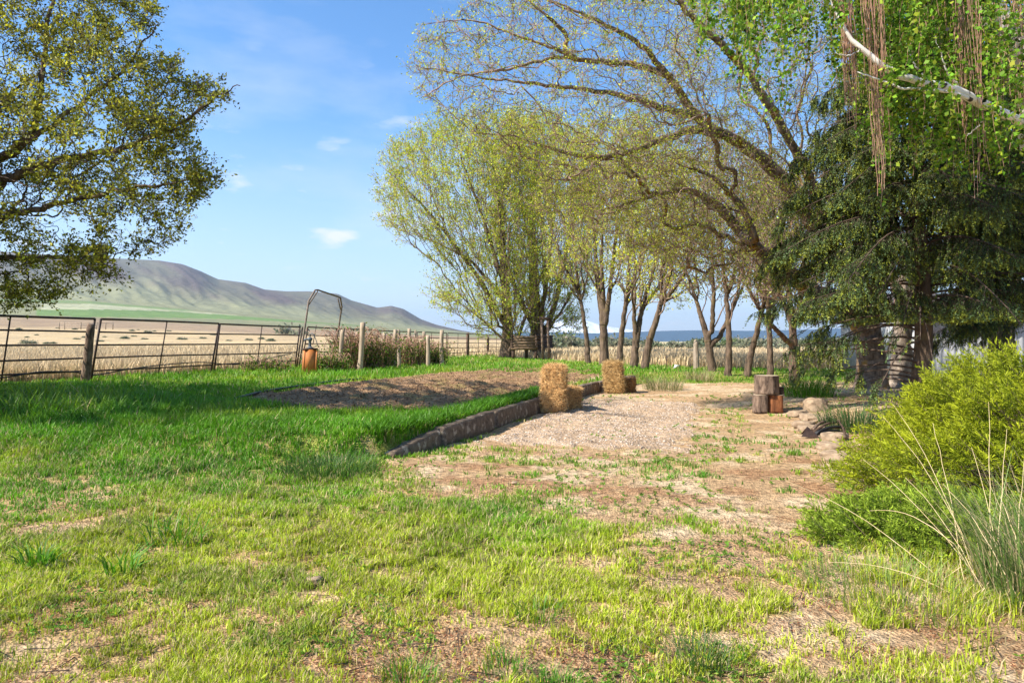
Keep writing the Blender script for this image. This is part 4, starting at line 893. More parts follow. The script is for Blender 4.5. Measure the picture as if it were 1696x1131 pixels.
tag(mesh_obj('weeds', V, Q, mat=M_leaf, col=C), 'small broad-leaved weeds scattered through the yard and lawn', 'weeds', kind='stuff')
x, y = sample_view(700, 60, 620, 1.0); m = (fence_side(x, y) < 0.5) & ~in_poly(x, y, SOIL) & (y < 20); x = x[m]; y = y[m]; n = len(x); a_ = rng.uniform(0, 6.28, n); l_ = rng.uniform(0.05, 0.30, n)
A = np.stack([x, y, gz(x, y) + 0.015], 1); B = A + np.stack([np.cos(a_) * l_, np.sin(a_) * l_, rng.uniform(0, 0.02, n)], 1); V3, T3 = twig_tris(A, B, 0.0035)
tag(mesh_obj('fallen_twigs', V3, T=T3, mat=M_twig_dark), 'thin dark fallen twigs scattered on the ground', 'twigs', kind='stuff')
# clods on the tilled bed and pebbles on the gravel patch
def clods(name, poly, n, size, zf, c1, c2, lab, cat):
    lo = poly.min(0); hi = poly.max(0); x = rng.uniform(lo[0], hi[0], n); y = rng.uniform(lo[1], hi[1], n); m = in_poly(x, y, poly); x = x[m]; y = y[m]; n = len(x)
    o = np.array([(1, 0, 0), (-1, 0, 0), (0, 1, 0), (0, -1, 0), (0, 0, 0.8), (0, 0, -0.8)], float)
    sz = size * rng.uniform(0.4, 1.2, (n, 1, 1)) ; V = np.stack([x, y, zf(x, y)], 1)[:, None] + (o[None] * rng.uniform(0.6, 1.3, (n, 6, 3))) * sz
    f = np.array([(0, 2, 4), (2, 1, 4), (1, 3, 4), (3, 0, 4), (2, 0, 5), (1, 2, 5), (3, 1, 5), (0, 3, 5)]); T = (np.arange(n)[:, None, None] * 6 + f[None]).reshape(-1, 3)
    C = np.repeat(c1 + (c2 - c1) * rng.random((n, 1)), 6, 0)
    tag(mesh_obj(name, V.reshape(-1, 3), T=T, mat=M_soil, col=C), lab, cat, kind='stuff')
clods('soil_clods', SOIL, 30000, 0.024, soil_z, lin(112, 84, 60), lin(180, 146, 110), 'crumbled earth clods lying on the tilled garden bed', 'clods')
clods('pebbles', PAD, 12000, 0.016, pad_z, lin(170, 150, 132), lin(232, 218, 202), 'small pale pebbles on the gravel patch', 'pebbles')

def grass_clump(label, X, Y, r, n, hmin, hmax, cols, dryf=0.1, bend=(0.3, 0.95), wd=0.007, name='grass_clump', dry_h=1.0, parent=None):
    z0 = float(gz([X], [Y])[0]); a = rng.uniform(0, 2 * math.pi, n); q = r * np.sqrt(rng.random(n)); x = X + q * np.cos(a); y = Y + q * np.sin(a)
    az = a + rng.normal(0, 0.7, n); h = hmin + (hmax - hmin) * rng.beta(1.6, 2.4, n); c = np.array(cols) * rng.uniform(0.65, 1.3, (n, 1)); d = rng.random(n) < dryf
    c[d] = np.array((0.55, 0.44, 0.24)); h[d] *= dry_h
    o = blades(name, x, y, np.full(n, z0), h, np.full(n, wd) * np.where(d, 0.7, 1), c, rng.uniform(*bend, n), M_grass, az, loc=np.array([X, Y, z0]), kind=None)
    return tag(o, label, 'grass clump')
GB = (0.08, 0.17, 0.03); GG = (0.10, 0.26, 0.014)
def onpx(px, py, h=1.2): Y = h * F / (py - 565.0); return (px - 848) / F * Y, Y
for lab, px, py, zh, r, n, h0, h1, col, dr, wd in (
    ('dark blue-green grass clump just before the front end of the concrete curb', 548, 738, 1.15, 0.50, 900, 0.08, 0.30, GB, 0.06, 0.007),
    ('broad-bladed grass clump alone on the lawn near the left edge', 62, 872, 1.2, 0.16, 80, 0.10, 0.30, GG, 0.0, 0.010),
    ('thin scattered broad-bladed weed clump right of the left-edge clump', 200, 885, 1.2, 0.14, 40, 0.12, 0.26, GG, 0.0, 0.012),
    ('flattened long-bladed clump on the lawn left of centre', 290, 836, 1.2, 0.28, 70, 0.15, 0.32, GG, 0.05, 0.011),
    ('dark green clump nearest the bottom edge, centre', 925, 1120, 1.4, 0.09, 130, 0.06, 0.15, GG, 0.15, 0.004),
    ('small green tuft between the two bottom-centre clumps', 838, 1092, 1.4, 0.10, 130, 0.05, 0.13, GG, 0.15, 0.004),
    ('rounded green clump at bottom centre, left one of the front three', 672, 1108, 1.4, 0.13, 170, 0.05, 0.14, GG, 0.15, 0.004),
    ('upright grass clump in the thin turf at centre front', 896, 1010, 1.4, 0.13, 120, 0.06, 0.17, GG, 0.15, 0.004),
    ('spiky dark clump in brown thatch right of bottom centre', 1160, 1078, 1.4, 0.14, 190, 0.08, 0.22, GB, 0.2, 0.004),
    ('tall green grass clump beside the log pile under the spruce tip', 1340, 655, 1.28, 0.55, 700, 0.35, 0.75, GG, 0.1, 0.010),
    ('brown and green seedy clump on the far lawn past the far hay bale', 1098, 637, 1.3, 0.6, 420, 0.3, 0.6, (0.16, 0.2, 0.06), 0.45, 0.012),
    ('straw-coloured clump at the foot of the broken stub', 1160, 622, 1.25, 0.5, 320, 0.3, 0.7, (0.22, 0.22, 0.08), 0.6, 0.013),
    ('green clump behind the brush pile below the spruce', 1420, 700, 1.3, 0.55, 600, 0.25, 0.6, (0.06, 0.13, 0.03), 0.15, 0.009)):
    X, Y = onpx(px, py, zh); grass_clump(lab, X, Y, r * (0.55 if 'weed' in lab or 'broad' in lab else 1), n, h0, h1, col, dr, bend=(0.55, 1.22) if px < 400 else (0.3, 1.05), wd=wd)
grass_clump('tall blue-green ornamental grass clump at the lower right edge', 3.05, 3.75, 0.42, 1300, 0.25, 0.95, (0.17, 0.26, 0.06), 0.38, (0.25, 0.9), 0.0065)
grass_clump('short pale grass clump between the low juniper and the bottom edge', 2.2, 3.9, 0.5, 900, 0.06, 0.26, (0.22, 0.32, 0.06), 0.3, (0.25, 1.1), 0.004)
# long bleached stalks leaning left out of the ornamental clump
mb = MB()
for (x0, y0, x1, y1, Ya, Yb) in ((1600, 905, 1478, 668, 4.0, 4.3), (1605, 905, 1462, 690, 4.0, 4.3), (1560, 960, 1300, 795, 4.0, 4.6), (1580, 900, 1440, 845, 3.9, 4.3), (1640, 960, 1638, 665, 3.9, 4.2), (1650, 950, 1668, 710, 3.8, 4.2), (1690, 1000, 1560, 800, 3.6, 4.0),
                                 (1650, 1000, 1430, 760, 3.8, 4.5), (1600, 980, 1545, 700, 3.9, 4.4), (1670, 1010, 1610, 740, 3.8, 4.2), (1640, 1000, 1500, 790, 3.8, 4.3), (1700, 980, 1655, 820, 3.7, 4.0), (1610, 1000, 1370, 930, 3.8, 4.2), (1680, 990, 1696, 760, 3.8, 4.1)):
    a = P(x0, y0, Ya); b = P(x1, y1, Yb); s = np.linspace(0, 1, 10)[:, None]; q = a * (1 - s) + b * s + np.array([0, 0, 1]) * (0.07 * np.sin(s * math.pi)); q[:, 0] += rng.normal(0, 0.003, 10)
    base = np.array([a[0] + 0.12, a[1] + 0.02, 0.12]); q = np.vstack([base, q]); mb.tube(q, np.linspace(0.0027, 0.0010, 11), 4, cap=False)
M_stalk = mat_rough('bleached_stalk', lin(206, 178, 130), lin(232, 210, 168), 10, bump=0)
tag(mb.obj('dry_stalks', M_stalk, loc=(3.1, 3.8, 0.1)), 'long bleached seed stalks leaning left over the juniper', 'dry grass')
# ------------------------------------------------------------------ pipe fence
def fY(px): t = (px - 848) / F; return 17.25 / (0.255 - t)
def fpt(px, z=0.0, off=0.0):
    Y = fY(px); X = -12.2 + (Y - 19.8) * 0.255 + off; return np.array([X, Y, z])
def rail_panel(label, px0, px1, mids=(), zt=2.10, bent=False, rails=5, base=None):
    p0 = fpt(px0); p1 = fpt(px1); ctr = (p0 + p1) / 2; root = thing('fence_panel', label, 'fence panel', (ctr[0], ctr[1], 0.36), 'pipe panels of the long livestock fence')
    lean = 0.18 * np.interp(ctr[1], [14, 20, 42], [0.6, 1, 0.1])
    def at(s, z): q = p0 * (1 - s) + p1 * s; return np.array([q[0] + (z - 0.35) * lean, q[1], z])
    lo = 0.60
    for k in range(rails):
        z = lo + (zt - lo) * k / (rails - 1); mb = MB(); s = np.linspace(0.004, 0.996, 9)
        sag = 0.012 * math.sin(k * 2 + px0); mb.tube([at(q, z + sag * math.sin(q * 3.1)) for q in s], 0.033 if k == rails - 1 else 0.026, 8); mb.obj('rail', M_steel, root, smooth=True)
    for q in (0.003, 0.997):
        mb = MB(); mb.tube([at(q, 0.28), at(q, 1.2), at(q, zt + 0.01)], 0.032, 8); mb.obj('end_post', M_steel, root, smooth=True)
    for mpx in mids:
        q = (fY(mpx) - p0[1]) / (p1[1] - p0[1]); mb = MB(); mb.tube([at(q, 0.42), at(q, 1.2), at(q, zt)], 0.020, 8); mb.obj('brace', M_steel, root, smooth=True)
rail_panel('pipe fence panel running out of the frame at the left edge', -230, 143.5, (-60, 1), 2.10)
rail_panel('pipe fence panel directly right of the leaning wooden post', 150, 350, (262,), 2.10)
rail_panel('pipe fence panel between the near panels and the tall arched gate', 354, 489, (425,), 2.09)
rail_panel('pipe fence panel just right of the arched gate, behind the brambles', 553, 622, (588,), 2.07)
rail_panel('second pipe panel past the arched gate, behind the grey stakes', 625, 687, (658,), 2.06)
rail_panel('pipe panel ending at the pale stake right of the brambles', 690, 739, (714,), 2.05)
rail_panel('pipe panel past the brambles, left of the reddish post', 741, 774, (758,), 2.05)
rail_panel('pipe panel between the reddish post and the dark post near the willow', 776, 807, (792,), 2.05)
rail_panel('farthest pipe panel, ending behind the willow trunk', 809, 832, (822,), 2.05)
# tall arched gate frame
g0 = fpt(493); g1 = fpt(552); root = thing('arched_gate', 'tall pipe gate frame with an arched top standing above the fence', 'gate', ((g0 + g1) / 2)[:2].tolist() + [0.34])
def ga(s, z): q = g0 * (1 - s) + g1 * s; return np.array([q[0] + (z - 0.3) * 0.145 + (0.06 if s < 0.5 else 0.0), q[1], z])
mb = MB(); zt = 3.78
mb.tube([ga(0, 0.25), ga(0, 1.5), ga(0, 3.25), ga(0.13, zt - 0.02), ga(0.2, zt), ga(0.8, zt - 0.16), ga(0.92, zt - 0.22), ga(1.0, 3.15), ga(1.0, 1.5), ga(1.0, 0.25)], 0.042, 8)
mb.obj('arch', M_arch, root, smooth=True)
for s0, s1, z0, z1 in ((0.02, 0.20, 3.10, zt - 0.06), (0.98, 0.84, 3.0, zt - 0.26)):
    mb = MB(); mb.tube([ga(s0, z0), ga(s1, z1)], 0.03, 8); mb.obj('corner_brace', M_arch, root, smooth=True)
for s in (-0.06, 0.07, 0.95):
    mb = MB(); mb.tube([ga(s, 0.25), ga(s, 1.2), ga(s, 2.1)], 0.032, 8); mb.obj('side_post', M_steel, root, smooth=True)
for k in range(5):
    z = 0.6 + 1.5 * k / 4; mb = MB(); mb.tube([ga(0.08, z), ga(0.94, z - 0.02)], 0.022 if k < 4 else 0.03, 8); mb.obj('rail', M_steel, root, smooth=True)
mb = MB(); mb.tube([ga(0.30, 2.2), ga(0.28, 1.33), ga(0.09, 1.33)], 0.022, 6); mb.obj('latch_bar', M_steel, root, smooth=True)
# black hose lying along the foot of the fence
def fence_line(pxs, zs, offs): return np.array([fpt(p, z, o) for p, z, o in zip(pxs, zs, offs)])
def spl(q, m):
    q = np.array(q); s = np.linspace(0, 1, len(q)); t = np.linspace(0, 1, m); r = np.stack([np.interp(t, s, q[:, c]) for c in range(3)], 1)
    for _ in range(3): r[1:-1] = 0.25 * r[:-2] + 0.5 * r[1:-1] + 0.25 * r[2:]
    return r
mb = MB(); mb.tube(spl(fence_line([-60, 0, 60, 120, 150, 200, 260, 330, 380, 420, 450, 480], [0.62, 0.52, 0.66, 0.60, 0.45, 0.58, 0.68, 0.74, 0.56, 0.62, 0.80, 0.92], [0.06] * 12), 60), 0.017, 6)
tag(mb.obj('hose', M_hose, loc=fpt(150, 0.4), smooth=True), 'black hose draped in loops along the bottom rail of the near fence', 'hose')
mb = MB(); q = [G(x, y) + [0, 0, 0.05] for x, y in ((388, 13.4), (440, 15.4), (500, 17.4), (560, 19.2), (602, 20.4))]; mb.tube(spl(q, 24), 0.03, 6)
tag(mb.obj('edging_pipe', M_hose, loc=q[0], smooth=True), 'dark edging pipe lying along the left edge of the garden bed', 'pipe')

# leaning wooden post at the near panel joint
def post(label, px_t, py_t, px_b, Y, wd, mat=None, z0=None, group=None, cap=0.02, name='wooden_post', cat='post'):
    b = G(px_b, Y); b[2] -= 0.1; t = P(px_t, py_t, Y); n = 9; s = (np.linspace(0, 1, n) ** 0.9)[:, None]; q = b * (1 - s) + t * s + np.array([1, 0, 0]) * (0.008 * np.sin(s * 4 + px_b)) * (wd / 0.15)
    r = wd / 2 * np.linspace(1.08, 0.94, n); mb = MB(); mb.tube(q, r, 9, rough=0.05); V = mb.V[0]
    V[-1, 2] += cap; top = slice((n - 1) * 9, n * 9); V[top, 2] += rng.uniform(-cap, cap, 9) * 1.5
    return tag(mb.obj(name, mat or M_wood_grey, loc=G(px_b, Y)), label, cat, group)
post('stout weathered wooden post leaning right between the two nearest fence panels', 152, 537, 139, 19.0, 0.22, M_stump)
PG = 'wooden posts standing in and behind the brambles'
for lab, xt, yt, xb, Y, wd, mt in (
    ('pale grey post at the left end of the brambles', 568, 545, 562, 27.0, 0.17, M_wood_pale), ('tallest grey post, knotty, in the brambles', 601, 534, 596, 26.6, 0.21, M_wood_pale),
    ('thin pale post behind and left of the tallest grey post', 592, 549, 590, 33, 0.12, M_wood_pale), ('slim post between the tallest post and the split pair', 637, 551, 636, 36, 0.18, M_wood_pale),
    ('dark slim post just right of it, farther back', 646, 552, 645, 40, 0.12, M_wood_grey), ('wide pale post in the middle of the brambles, left one of a touching pair', 655, 546, 652, 29.5, 0.20, M_wood_pale),
    ('darker post touching the wide pale one on its right', 660, 546, 661, 31, 0.17, M_wood_grey), ('upright pale post in the right half of the brambles', 678, 544, 678, 36, 0.20, M_wood_pale),
    ('thin dark leaning post right of the upright pale one', 688, 547, 688, 43, 0.14, M_wood_grey), ('greyish post second from the right end of the brambles', 702, 549, 702, 40, 0.20, M_wood_grey),
    ('short yellowish post in front at the right of the brambles', 709, 556, 709, 30.5, 0.18, M_wood_pale), ('pale squared post at the right end of the brambles', 732, 547, 731, 33, 0.20, M_wood_pale),
    ('reddish wooden post between far pipe panels', 775, 551, 774, 54, 0.26, M_stump), ('dark wooden post nearest the willow trunk', 808, 558, 808, 59, 0.22, M_wood_dark)):
    post(lab, xt, yt, xb, Y, wd, mt, group=PG)
post('short broken grey tree stub standing at the field edge', 1152, 565, 1154, 30, 0.24, M_bark_pale, name='broken_stub', cat='stump', cap=0.1)
for lab, px, Y, yt in (('thin rusty stake in the field left of the broken stub', 1104, 33, 587), ('thin rusty stake close beside the broken stub', 1143, 31, 590)):
    mb = MB(); b = G(px, Y); mb.tube([b - [0, 0, 0.1], P(px, yt, Y)], 0.018, 5); tag(mb.obj('metal_stake', M_steel, loc=b), lab, 'stake')
mb = MB()
o = P(1121, 607, 27.5); mb.box(o, (0.22, 0.16, 0.16), 0.5, (0.3, 0.1), 0.03); tag(mb.obj('white_bag', M_white, loc=(o[0], o[1], o[2] - 0.1)), 'crumpled white bag lying in the far grass', 'bag')

# far rail fence in the field
root = thing('rail_fence', 'small wooden rail fence standing far out in the straw field at left', 'fence', G(142, 120))
def fr(px, py): p = P(px, py, 120.0); return p
for px in (98, 107, 134, 147, 160, 175, 187):
    mb = MB(); mb.tube([fr(px, 545), fr(px, 533)], 0.09, 5); mb.obj('post', M_wood_grey, root)
for y_, a, b in ((534, 98, 187), (538, 107, 160), (542, 98, 160)):
    mb = MB(); mb.tube([fr(a, y_), fr(b, y_ + 1)], 0.06, 5); mb.obj('rail', M_wood_grey, root)

# ------------------------------------------------------------------ hand pump on its box
Y = 25.0; b = G(512, Y); root = thing('pump_box', 'orange-stained wooden box standing in the grass by the arched gate', 'box', b)
bx, by, bz = b; wb = 0.42; hb = 0.86
def wbx(c, s, name, mat=M_ply, tilt=(0.06, 0)): mb = MB(); mb.box(c, s, 0.45, tilt); return mb.obj(name, mat, root)
wbx((bx, by, bz + hb / 2), (wb, wb, hb), 'body'); wbx((bx + 0.02, by, bz + hb + 0.025), (wb + 0.08, wb + 0.08, 0.05), 'lid', M_wood_dark)
for dx in (-1, 1):
    c = np.array([dx * (wb / 2 + 0.004), -(wb / 2 + 0.004)]); R_ = np.array([[math.cos(0.45), -math.sin(0.45)], [math.sin(0.45), math.cos(0.45)]]) @ c
    wbx((bx + R_[0], by + R_[1], bz + hb / 2 - 0.01), (0.06, 0.06, hb - 0.04), 'corner_trim')
pz = bz + hb + 0.05; p = np.array([bx + 0.03, by, pz]); root = thing('hand_pump', 'grey cast-iron hand water pump standing on the orange wooden box', 'hand pump', p)
mb = MB(); zz = np.array([0, .03, .035, .06, .10, .26, .30, .32, .38, .40]); rr = np.array([.12, .12, .07, .055, .05, .05, .085, .09, .085, .03]); mb.tube(np.stack([p[0] + 0 * zz, p[1] + 0 * zz, pz + zz], 1), rr, 14); mb.obj('body', M_iron, root, smooth=True)
mb = MB(); mb.tube([p + [-.05, -.02, .31], p + [-.13, -.04, .33], p + [-.19, -.06, .31], p + [-.20, -.06, .26]], [.035, .032, .028, .03], 8); mb.obj('spout', M_iron, root, smooth=True)
mb = MB(); mb.tube([p + [0, 0, .38], p + [.01, 0, .50], p + [.06, 0, .55], p + [.14, .02, .50], p + [.2, .03, .34], p + [.27, .04, .12], p + [.31, .05, .04]], [.02, .022, .024, .018, .015, .014, .018], 7); mb.obj('handle', M_iron, root, smooth=True)

# ------------------------------------------------------------------ brambles
def bramble(label, px, Y, rx, ry, rz, n, seed, greenf=0.5):
    b = G(px, Y); root = thing('bramble_bush', label, 'bush', b, 'bramble bushes along the fence'); rg = np.random.default_rng(seed)
    mb = MB(); ends = []
    for i in range(n):
        a = rg.uniform(0, 2 * math.pi); q = math.sqrt(rg.random()); st = b + [rx * q * math.cos(a) * 0.8, ry * q * math.sin(a) * 0.8, 0]
        hd = rg.uniform(0, 2 * math.pi); L_ = rg.uniform(0.5, 1.2) * rz; s = np.linspace(0, 1, 7)
        pts = np.stack([st[0] + math.cos(hd) * L_ * 0.6 * s, st[1] + math.sin(hd) * L_ * 0.6 * s, st[2] + L_ * 1.05 * np.sin(s * rg.uniform(1.4, 2.3))], 1); mb.tube(pts, 0.010, 3, cap=False); ends.append(pts)
    mb.obj('stems', M_redtwig, root)
    E = np.array(ends); m = int(n * 26 * greenf * 2); i = rg.integers(0, n, m); k = rg.integers(1, 7, m); c = E[i, k] + rg.normal(0, 0.09, (m, 3)); c[:, 2] = np.maximum(c[:, 2], b[2] + 0.03)
    low = rg.random(m) < np.clip(1.15 - (c[:, 2] - b[2]) / rz * 1.1, 0.08, 1); c = c[low]
    V, Q, C = leaf_mesh(c, 0.095, leaf_cols(len(c), (0.10, 0.19, 0.02), 0.35, np.array((0.2, 0.24, 0.03)), 0.3), 0.7, 0.2); mesh_obj('foliage', V, Q, mat=M_leaf, parent=root, col=C, loc=b)
bramble('low leafy bramble right beside the pump box', 543, 26.5, 0.9, 0.6, 0.6, 140, 1, 0.8)
bramble('tangled brown bramble between the two left grey posts', 583, 28.4, 0.8, 0.7, 1.45, 260, 2, 0.35)
bramble('dark dense bramble right of the tallest grey post', 620, 29, 1.0, 0.8, 1.2, 300, 3, 0.6)
bramble('reddish bramble around the middle posts', 668, 32.5, 1.4, 0.9, 1.15, 320, 4, 0.4)
bramble('leafy bramble at the right end of the thicket', 705, 33.5, 1.2, 0.9, 0.95, 240, 5, 0.8)
bramble('low dry bramble under the near fence panel by the gate', 440, 26, 1.2, 0.5, 0.45, 110, 6, 0.3)

# ------------------------------------------------------------------ log platform at the willow
Yf = 46.5; fb = G(880, Yf); root = thing('log_platform', 'raised log-walled play platform with two posts beside the willow', 'playhouse', fb)
def fp(px, z, dY=0.0): return np.array([(px - 848) / F * (Yf + dY), Yf + dY, z])
for k in range(5):
    z = 0.98 + 0.185 * k; mb = MB(); mb.tube([fp(846, z), fp(866, z + 0.01), fp(890.5, z)], 0.098, 9, rough=0.04); mb.obj('log', M_wood_log, root, smooth=True)
    mb = MB(); mb.tube([fp(888, z + 0.09, -0.12), fp(900, z + 0.09, 0.9), fp(914, z + 0.09, 2.0)], 0.098, 9, rough=0.04); mb.obj('log', M_wood_dark, root, smooth=True)
    mb = MB(); mb.tube([fp(848, z + 0.09, -0.1), fp(848.5, z + 0.09, 1.8)], 0.098, 9, rough=0.04); mb.obj('log', M_wood_dark, root, smooth=True)
mb = MB(); mb.box(fp(878, 0.90, 1.0), (2.3, 1.9, 0.07)); mb.obj('floor', M_wood_dark, root)
for px, dY in ((850, 0.1), (872, 0.8), (887, 0.1), (910, 1.9)):
    mb = MB(); mb.tube([fp(px, 0.15, dY), fp(px, 0.95, dY)], 0.12, 8, rough=0.05); mb.obj('support', M_wood_dark, root, smooth=True)
for px, z1 in ((898, 2.90), (908, 2.84)):
    mb = MB(); mb.tube([fp(px + 1, 0.2, -0.35), fp(px, 1.5, -0.35), fp(px - 1, z1, -0.35)], 0.085, 8, rough=0.04); mb.obj('post', M_stump, root, smooth=True)
mb = MB(); mb.tube([fp(893, 3.03, -0.35), fp(912, 2.96, -0.35)], 0.11, 9, rough=0.05); mb.obj('beam', M_wood_dark, root, smooth=True)
mb = MB(); mb.tube([fp(880, 2.85, -0.3), fp(888, 2.70, -0.35), fp(898, 2.68, -0.35)], 0.012, 5); mb.obj('rope', M_stalk, root)

# ------------------------------------------------------------------ concrete curb
root = thing('concrete_curb', 'low weathered concrete retaining curb between the garden lawn and the yard', 'curb', (-0.35, 11.3, 0.0))
cseg = np.linalg.norm(np.diff(CURB, axis=0), axis=1); ccum = np.concatenate([[0], np.cumsum(cseg)])
def cpt(d): return np.array([np.interp(d, ccum, CURB[:, 0]), np.interp(d, ccum, CURB[:, 1])])
dst = ccum[4] + 0.62; dend = ccum[10]
cuts = [dst, dst + 1.05, dst + 3.15, dst + 6.1, dst + 9.0, dst + 11.9, dst + 14.2, dend]
for i in range(len(cuts) - 1):
    ds = np.arange(cuts[i] + 0.012, cuts[i + 1] - 0.012, 0.10); n = len(ds)
    ctr = np.array([cpt(d) for d in ds]); ctr[1:-1] = 0.25 * ctr[:-2] + 0.5 * ctr[1:-1] + 0.25 * ctr[2:]; tg_ = np.gradient(ctr, axis=0); tg_ /= np.linalg.norm(tg_, axis=1)[:, None]; nr = np.stack([tg_[:, 1], -tg_[:, 0]], 1)
    zt = 0.295 - 0.24 * np.exp(-((ds - dst) / 0.7)) + rng.normal(0, 0.004, n) + rng.normal(0, 0.006)
    prof = [(0.06, -0.15), (0.075, 0.3), (0.062, 0.88), (0.045, 1.0), (-0.10, 1.0), (-0.13, 0.95), (-0.13, -0.15)]; K = len(prof)
    V = np.zeros((n, K, 3))
    for k, (o_, zz) in enumerate(prof):
        V[:, k, :2] = ctr + nr * (o_ + rng.normal(0, 0.0035, (n, 1))); V[:, k, 2] = np.where(zz < 0, -0.12, zt * zz) + (rng.normal(0, 0.003, n) if zz > 0 else 0)
    i_ = np.arange(n - 1)[:, None] * K; j = np.arange(K)[None]; j2 = (j + 1) % K
    Q = np.stack([i_ + j, i_ + K + j, i_ + K + j2, i_ + j2], -1).reshape(-1, 4); mb = MB(); V = V.reshape(-1, 3); T = []
    for e in (0, (n - 1) * K):
        for k in range(1, K - 1): T.append([e, e + k, e + k + 1])
    mb.add(V, Q=Q, T=T); mb.obj('curb_section', M_conc, root)

# ------------------------------------------------------------------ hay bales
def bale(label, c, size, rz, tilt, group, tint, nstraw=2600, lean=0.0):
    c = np.array(c, float); root = thing('hay_bale', label, 'hay bale', c, group); n = 26
    fs = []; V = []; Qs = []; off = 0; lin_ = np.linspace(-1, 1, n)
    A, B = np.meshgrid(lin_, lin_)
    for ax in range(3):
        for sg in (-1, 1):
            q = np.zeros((n, n, 3)); q[..., ax] = sg; q[..., (ax + 1) % 3] = A; q[..., (ax + 2) % 3] = B; V.append(q.reshape(-1, 3))
            i = np.arange(n * n).reshape(n, n) + off; qq = np.stack([i[:-1, :-1], i[:-1, 1:], i[1:, 1:], i[1:, :-1]], -1).reshape(-1, 4)
            if sg < 0: qq = qq[:, ::-1]
            Qs.append(qq); off += n * n
    V = np.vstack(V); nr = np.sign(V) * np.abs(V) ** 7; nr /= np.linalg.norm(nr, axis=1)[:, None]
    L8 = (np.abs(V) ** 6).sum(1) ** (1 / 6); V = V / L8[:, None]
    H = np.array(size) / 2; d = (fbm(V[:, 0] * 5 + V[:, 2] * 7 + c[0], V[:, 1] * 6 + V[:, 2] * 5, 201, 4) - 0.5) * 0.09 + (fbm(V[:, 2] * H[2] * 22, V[:, 0] * 2 + V[:, 1] * 2, 203, 2) - 0.5) * 0.06
    W = V * H + nr * d[:, None]; W[:, 0] += W[:, 2] * tilt[0] + lean * (W[:, 2] / H[2]) ** 2; W[:, 1] += W[:, 2] * tilt[1]
    R = np.array([[math.cos(rz), -math.sin(rz), 0], [math.sin(rz), math.cos(rz), 0], [0, 0, 1]]); W = W @ R.T + c + [0, 0, H[2] - 0.015]; NR = nr @ R.T
    mesh_obj('body', W, np.vstack(Qs), mat=M_straw, parent=root, col=np.ones((len(W), 3)) * tint, smooth=True, loc=c)
    i = rng.integers(0, len(W), nstraw); st = W[i] + rng.normal(0, 0.012, (nstraw, 3)); dr = NR[i] * rng.uniform(0.0, 0.55, (nstraw, 1)) + rng.normal(0, 1, (nstraw, 3)) * [0.8, 0.8, 0.45]; dr /= np.linalg.norm(dr, axis=1)[:, None]
    a = np.cross(dr, rng.normal(0, 1, dr.shape)); a /= np.linalg.norm(a, axis=1)[:, None]; ln = rng.uniform(0.03, 0.09, (nstraw, 1)); w_ = 0.0028
    V = np.stack([st - a * w_, st + a * w_, st + dr * ln + a * w_ * .6, st + dr * ln - a * w_ * .6], 1).reshape(-1, 3); V[:, 2] = np.maximum(V[:, 2], c[2] + 0.004)
    col = np.repeat(lin(234, 200, 142) * np.array(tint) * rng.uniform(0.35, 1.2, (nstraw, 1)), 4, 0)
    mesh_obj('loose_straw', V, np.arange(len(V)).reshape(-1, 4), mat=M_strawblade, parent=root, col=col, loc=c)
HG = 'hay bales beside the curb'
def gxy(X, Y): return np.array([X, Y, float(gz([X], [Y])[0]) + 0.01])
bale('golden hay bale standing on end, the nearest and tallest', gxy(0.86, 13.95), (0.47, 0.38, 0.97), -0.18, (0.03, 0.0), HG, (1.08, 1.0, 0.95), 9000)
bale('short golden hay bale tucked behind the nearest upright one', gxy(1.18, 14.55), (0.42, 0.75, 0.50), -0.45, (0.0, 0.0), HG, (1.0, 0.92, 0.88), 5000)
bale('greyer upright hay bale with a rounded top, farther along the curb', gxy(2.88, 19.3), (0.54, 0.42, 0.90), -0.2, (-0.10, 0.0), HG, (0.82, 0.80, 0.76), 7000)
bale('small brown bale piece hidden behind the farther upright bale', gxy(3.36, 19.6), (0.34, 0.5, 0.40), -0.35, (0.0, 0.0), HG, (0.62, 0.52, 0.46), 1200)

# ------------------------------------------------------------------ log pile (chopping logs)
def log_round(label, c, r, h, mat, bulge=0.05, name='log_round', half=None, rz=0.0):
    c = np.array(c, float); K = 28; th = np.linspace(0, 2 * math.pi, K, endpoint=False); n = 9; zz = np.linspace(0, h, n)
    rr = r * (1 + bulge * (vnoise(np.cos(th) * 2.3 + c[0] * 7, np.sin(th) * 2.3, 5) - 0.5) * 2 + 0.05 * (vnoise(np.cos(th) * 9, np.sin(th) * 9 + c[0], 6) - 0.5))
    x = rr * np.cos(th); y = rr * np.sin(th)
    if half is not None: y = np.maximum(y, half * r)
    R = np.array([[math.cos(rz), -math.sin(rz)], [math.sin(rz), math.cos(rz)]]); xy = np.stack([x, y], 1) @ R.T
    V = np.concatenate([np.concatenate([xy * (1 + rng.normal(0, 0.012, (K, 1))) * np.interp(z, [0, 0.05, h], [1.03, 1.0, 0.97]), np.full((K, 1), z)], 1) for z in zz]) + c
    i = np.arange(n - 1)[:, None] * K; j = np.arange(K)[None]; j2 = (j + 1) % K
    root = thing(name, label, 'log', c, 'stacked log rounds'); mb = MB(); mb.add(V, Q=np.stack([i + j, i + j2, i + K + j2, i + K + j], -1).reshape(-1, 4), T=[[0, k + 1, k] for k in range(1, K - 1)]); mb.obj('bark', mat, root)
    top = V[-K:] + [0, 0, 0.004]; mb = MB(); mb.add(np.vstack([top, top.mean(0) + [0, 0, 0.004]]), T=[[K, k, (k + 1) % K] for k in range(K)]); mb.obj('cut_face', M_cut, root)
S0 = gxy(5.08, 13.6)
log_round('grey bark half log standing at the lower left of the log stack', S0 + [-0.13, 0.0, 0], 0.155, 0.35, M_stump, half=-0.9)
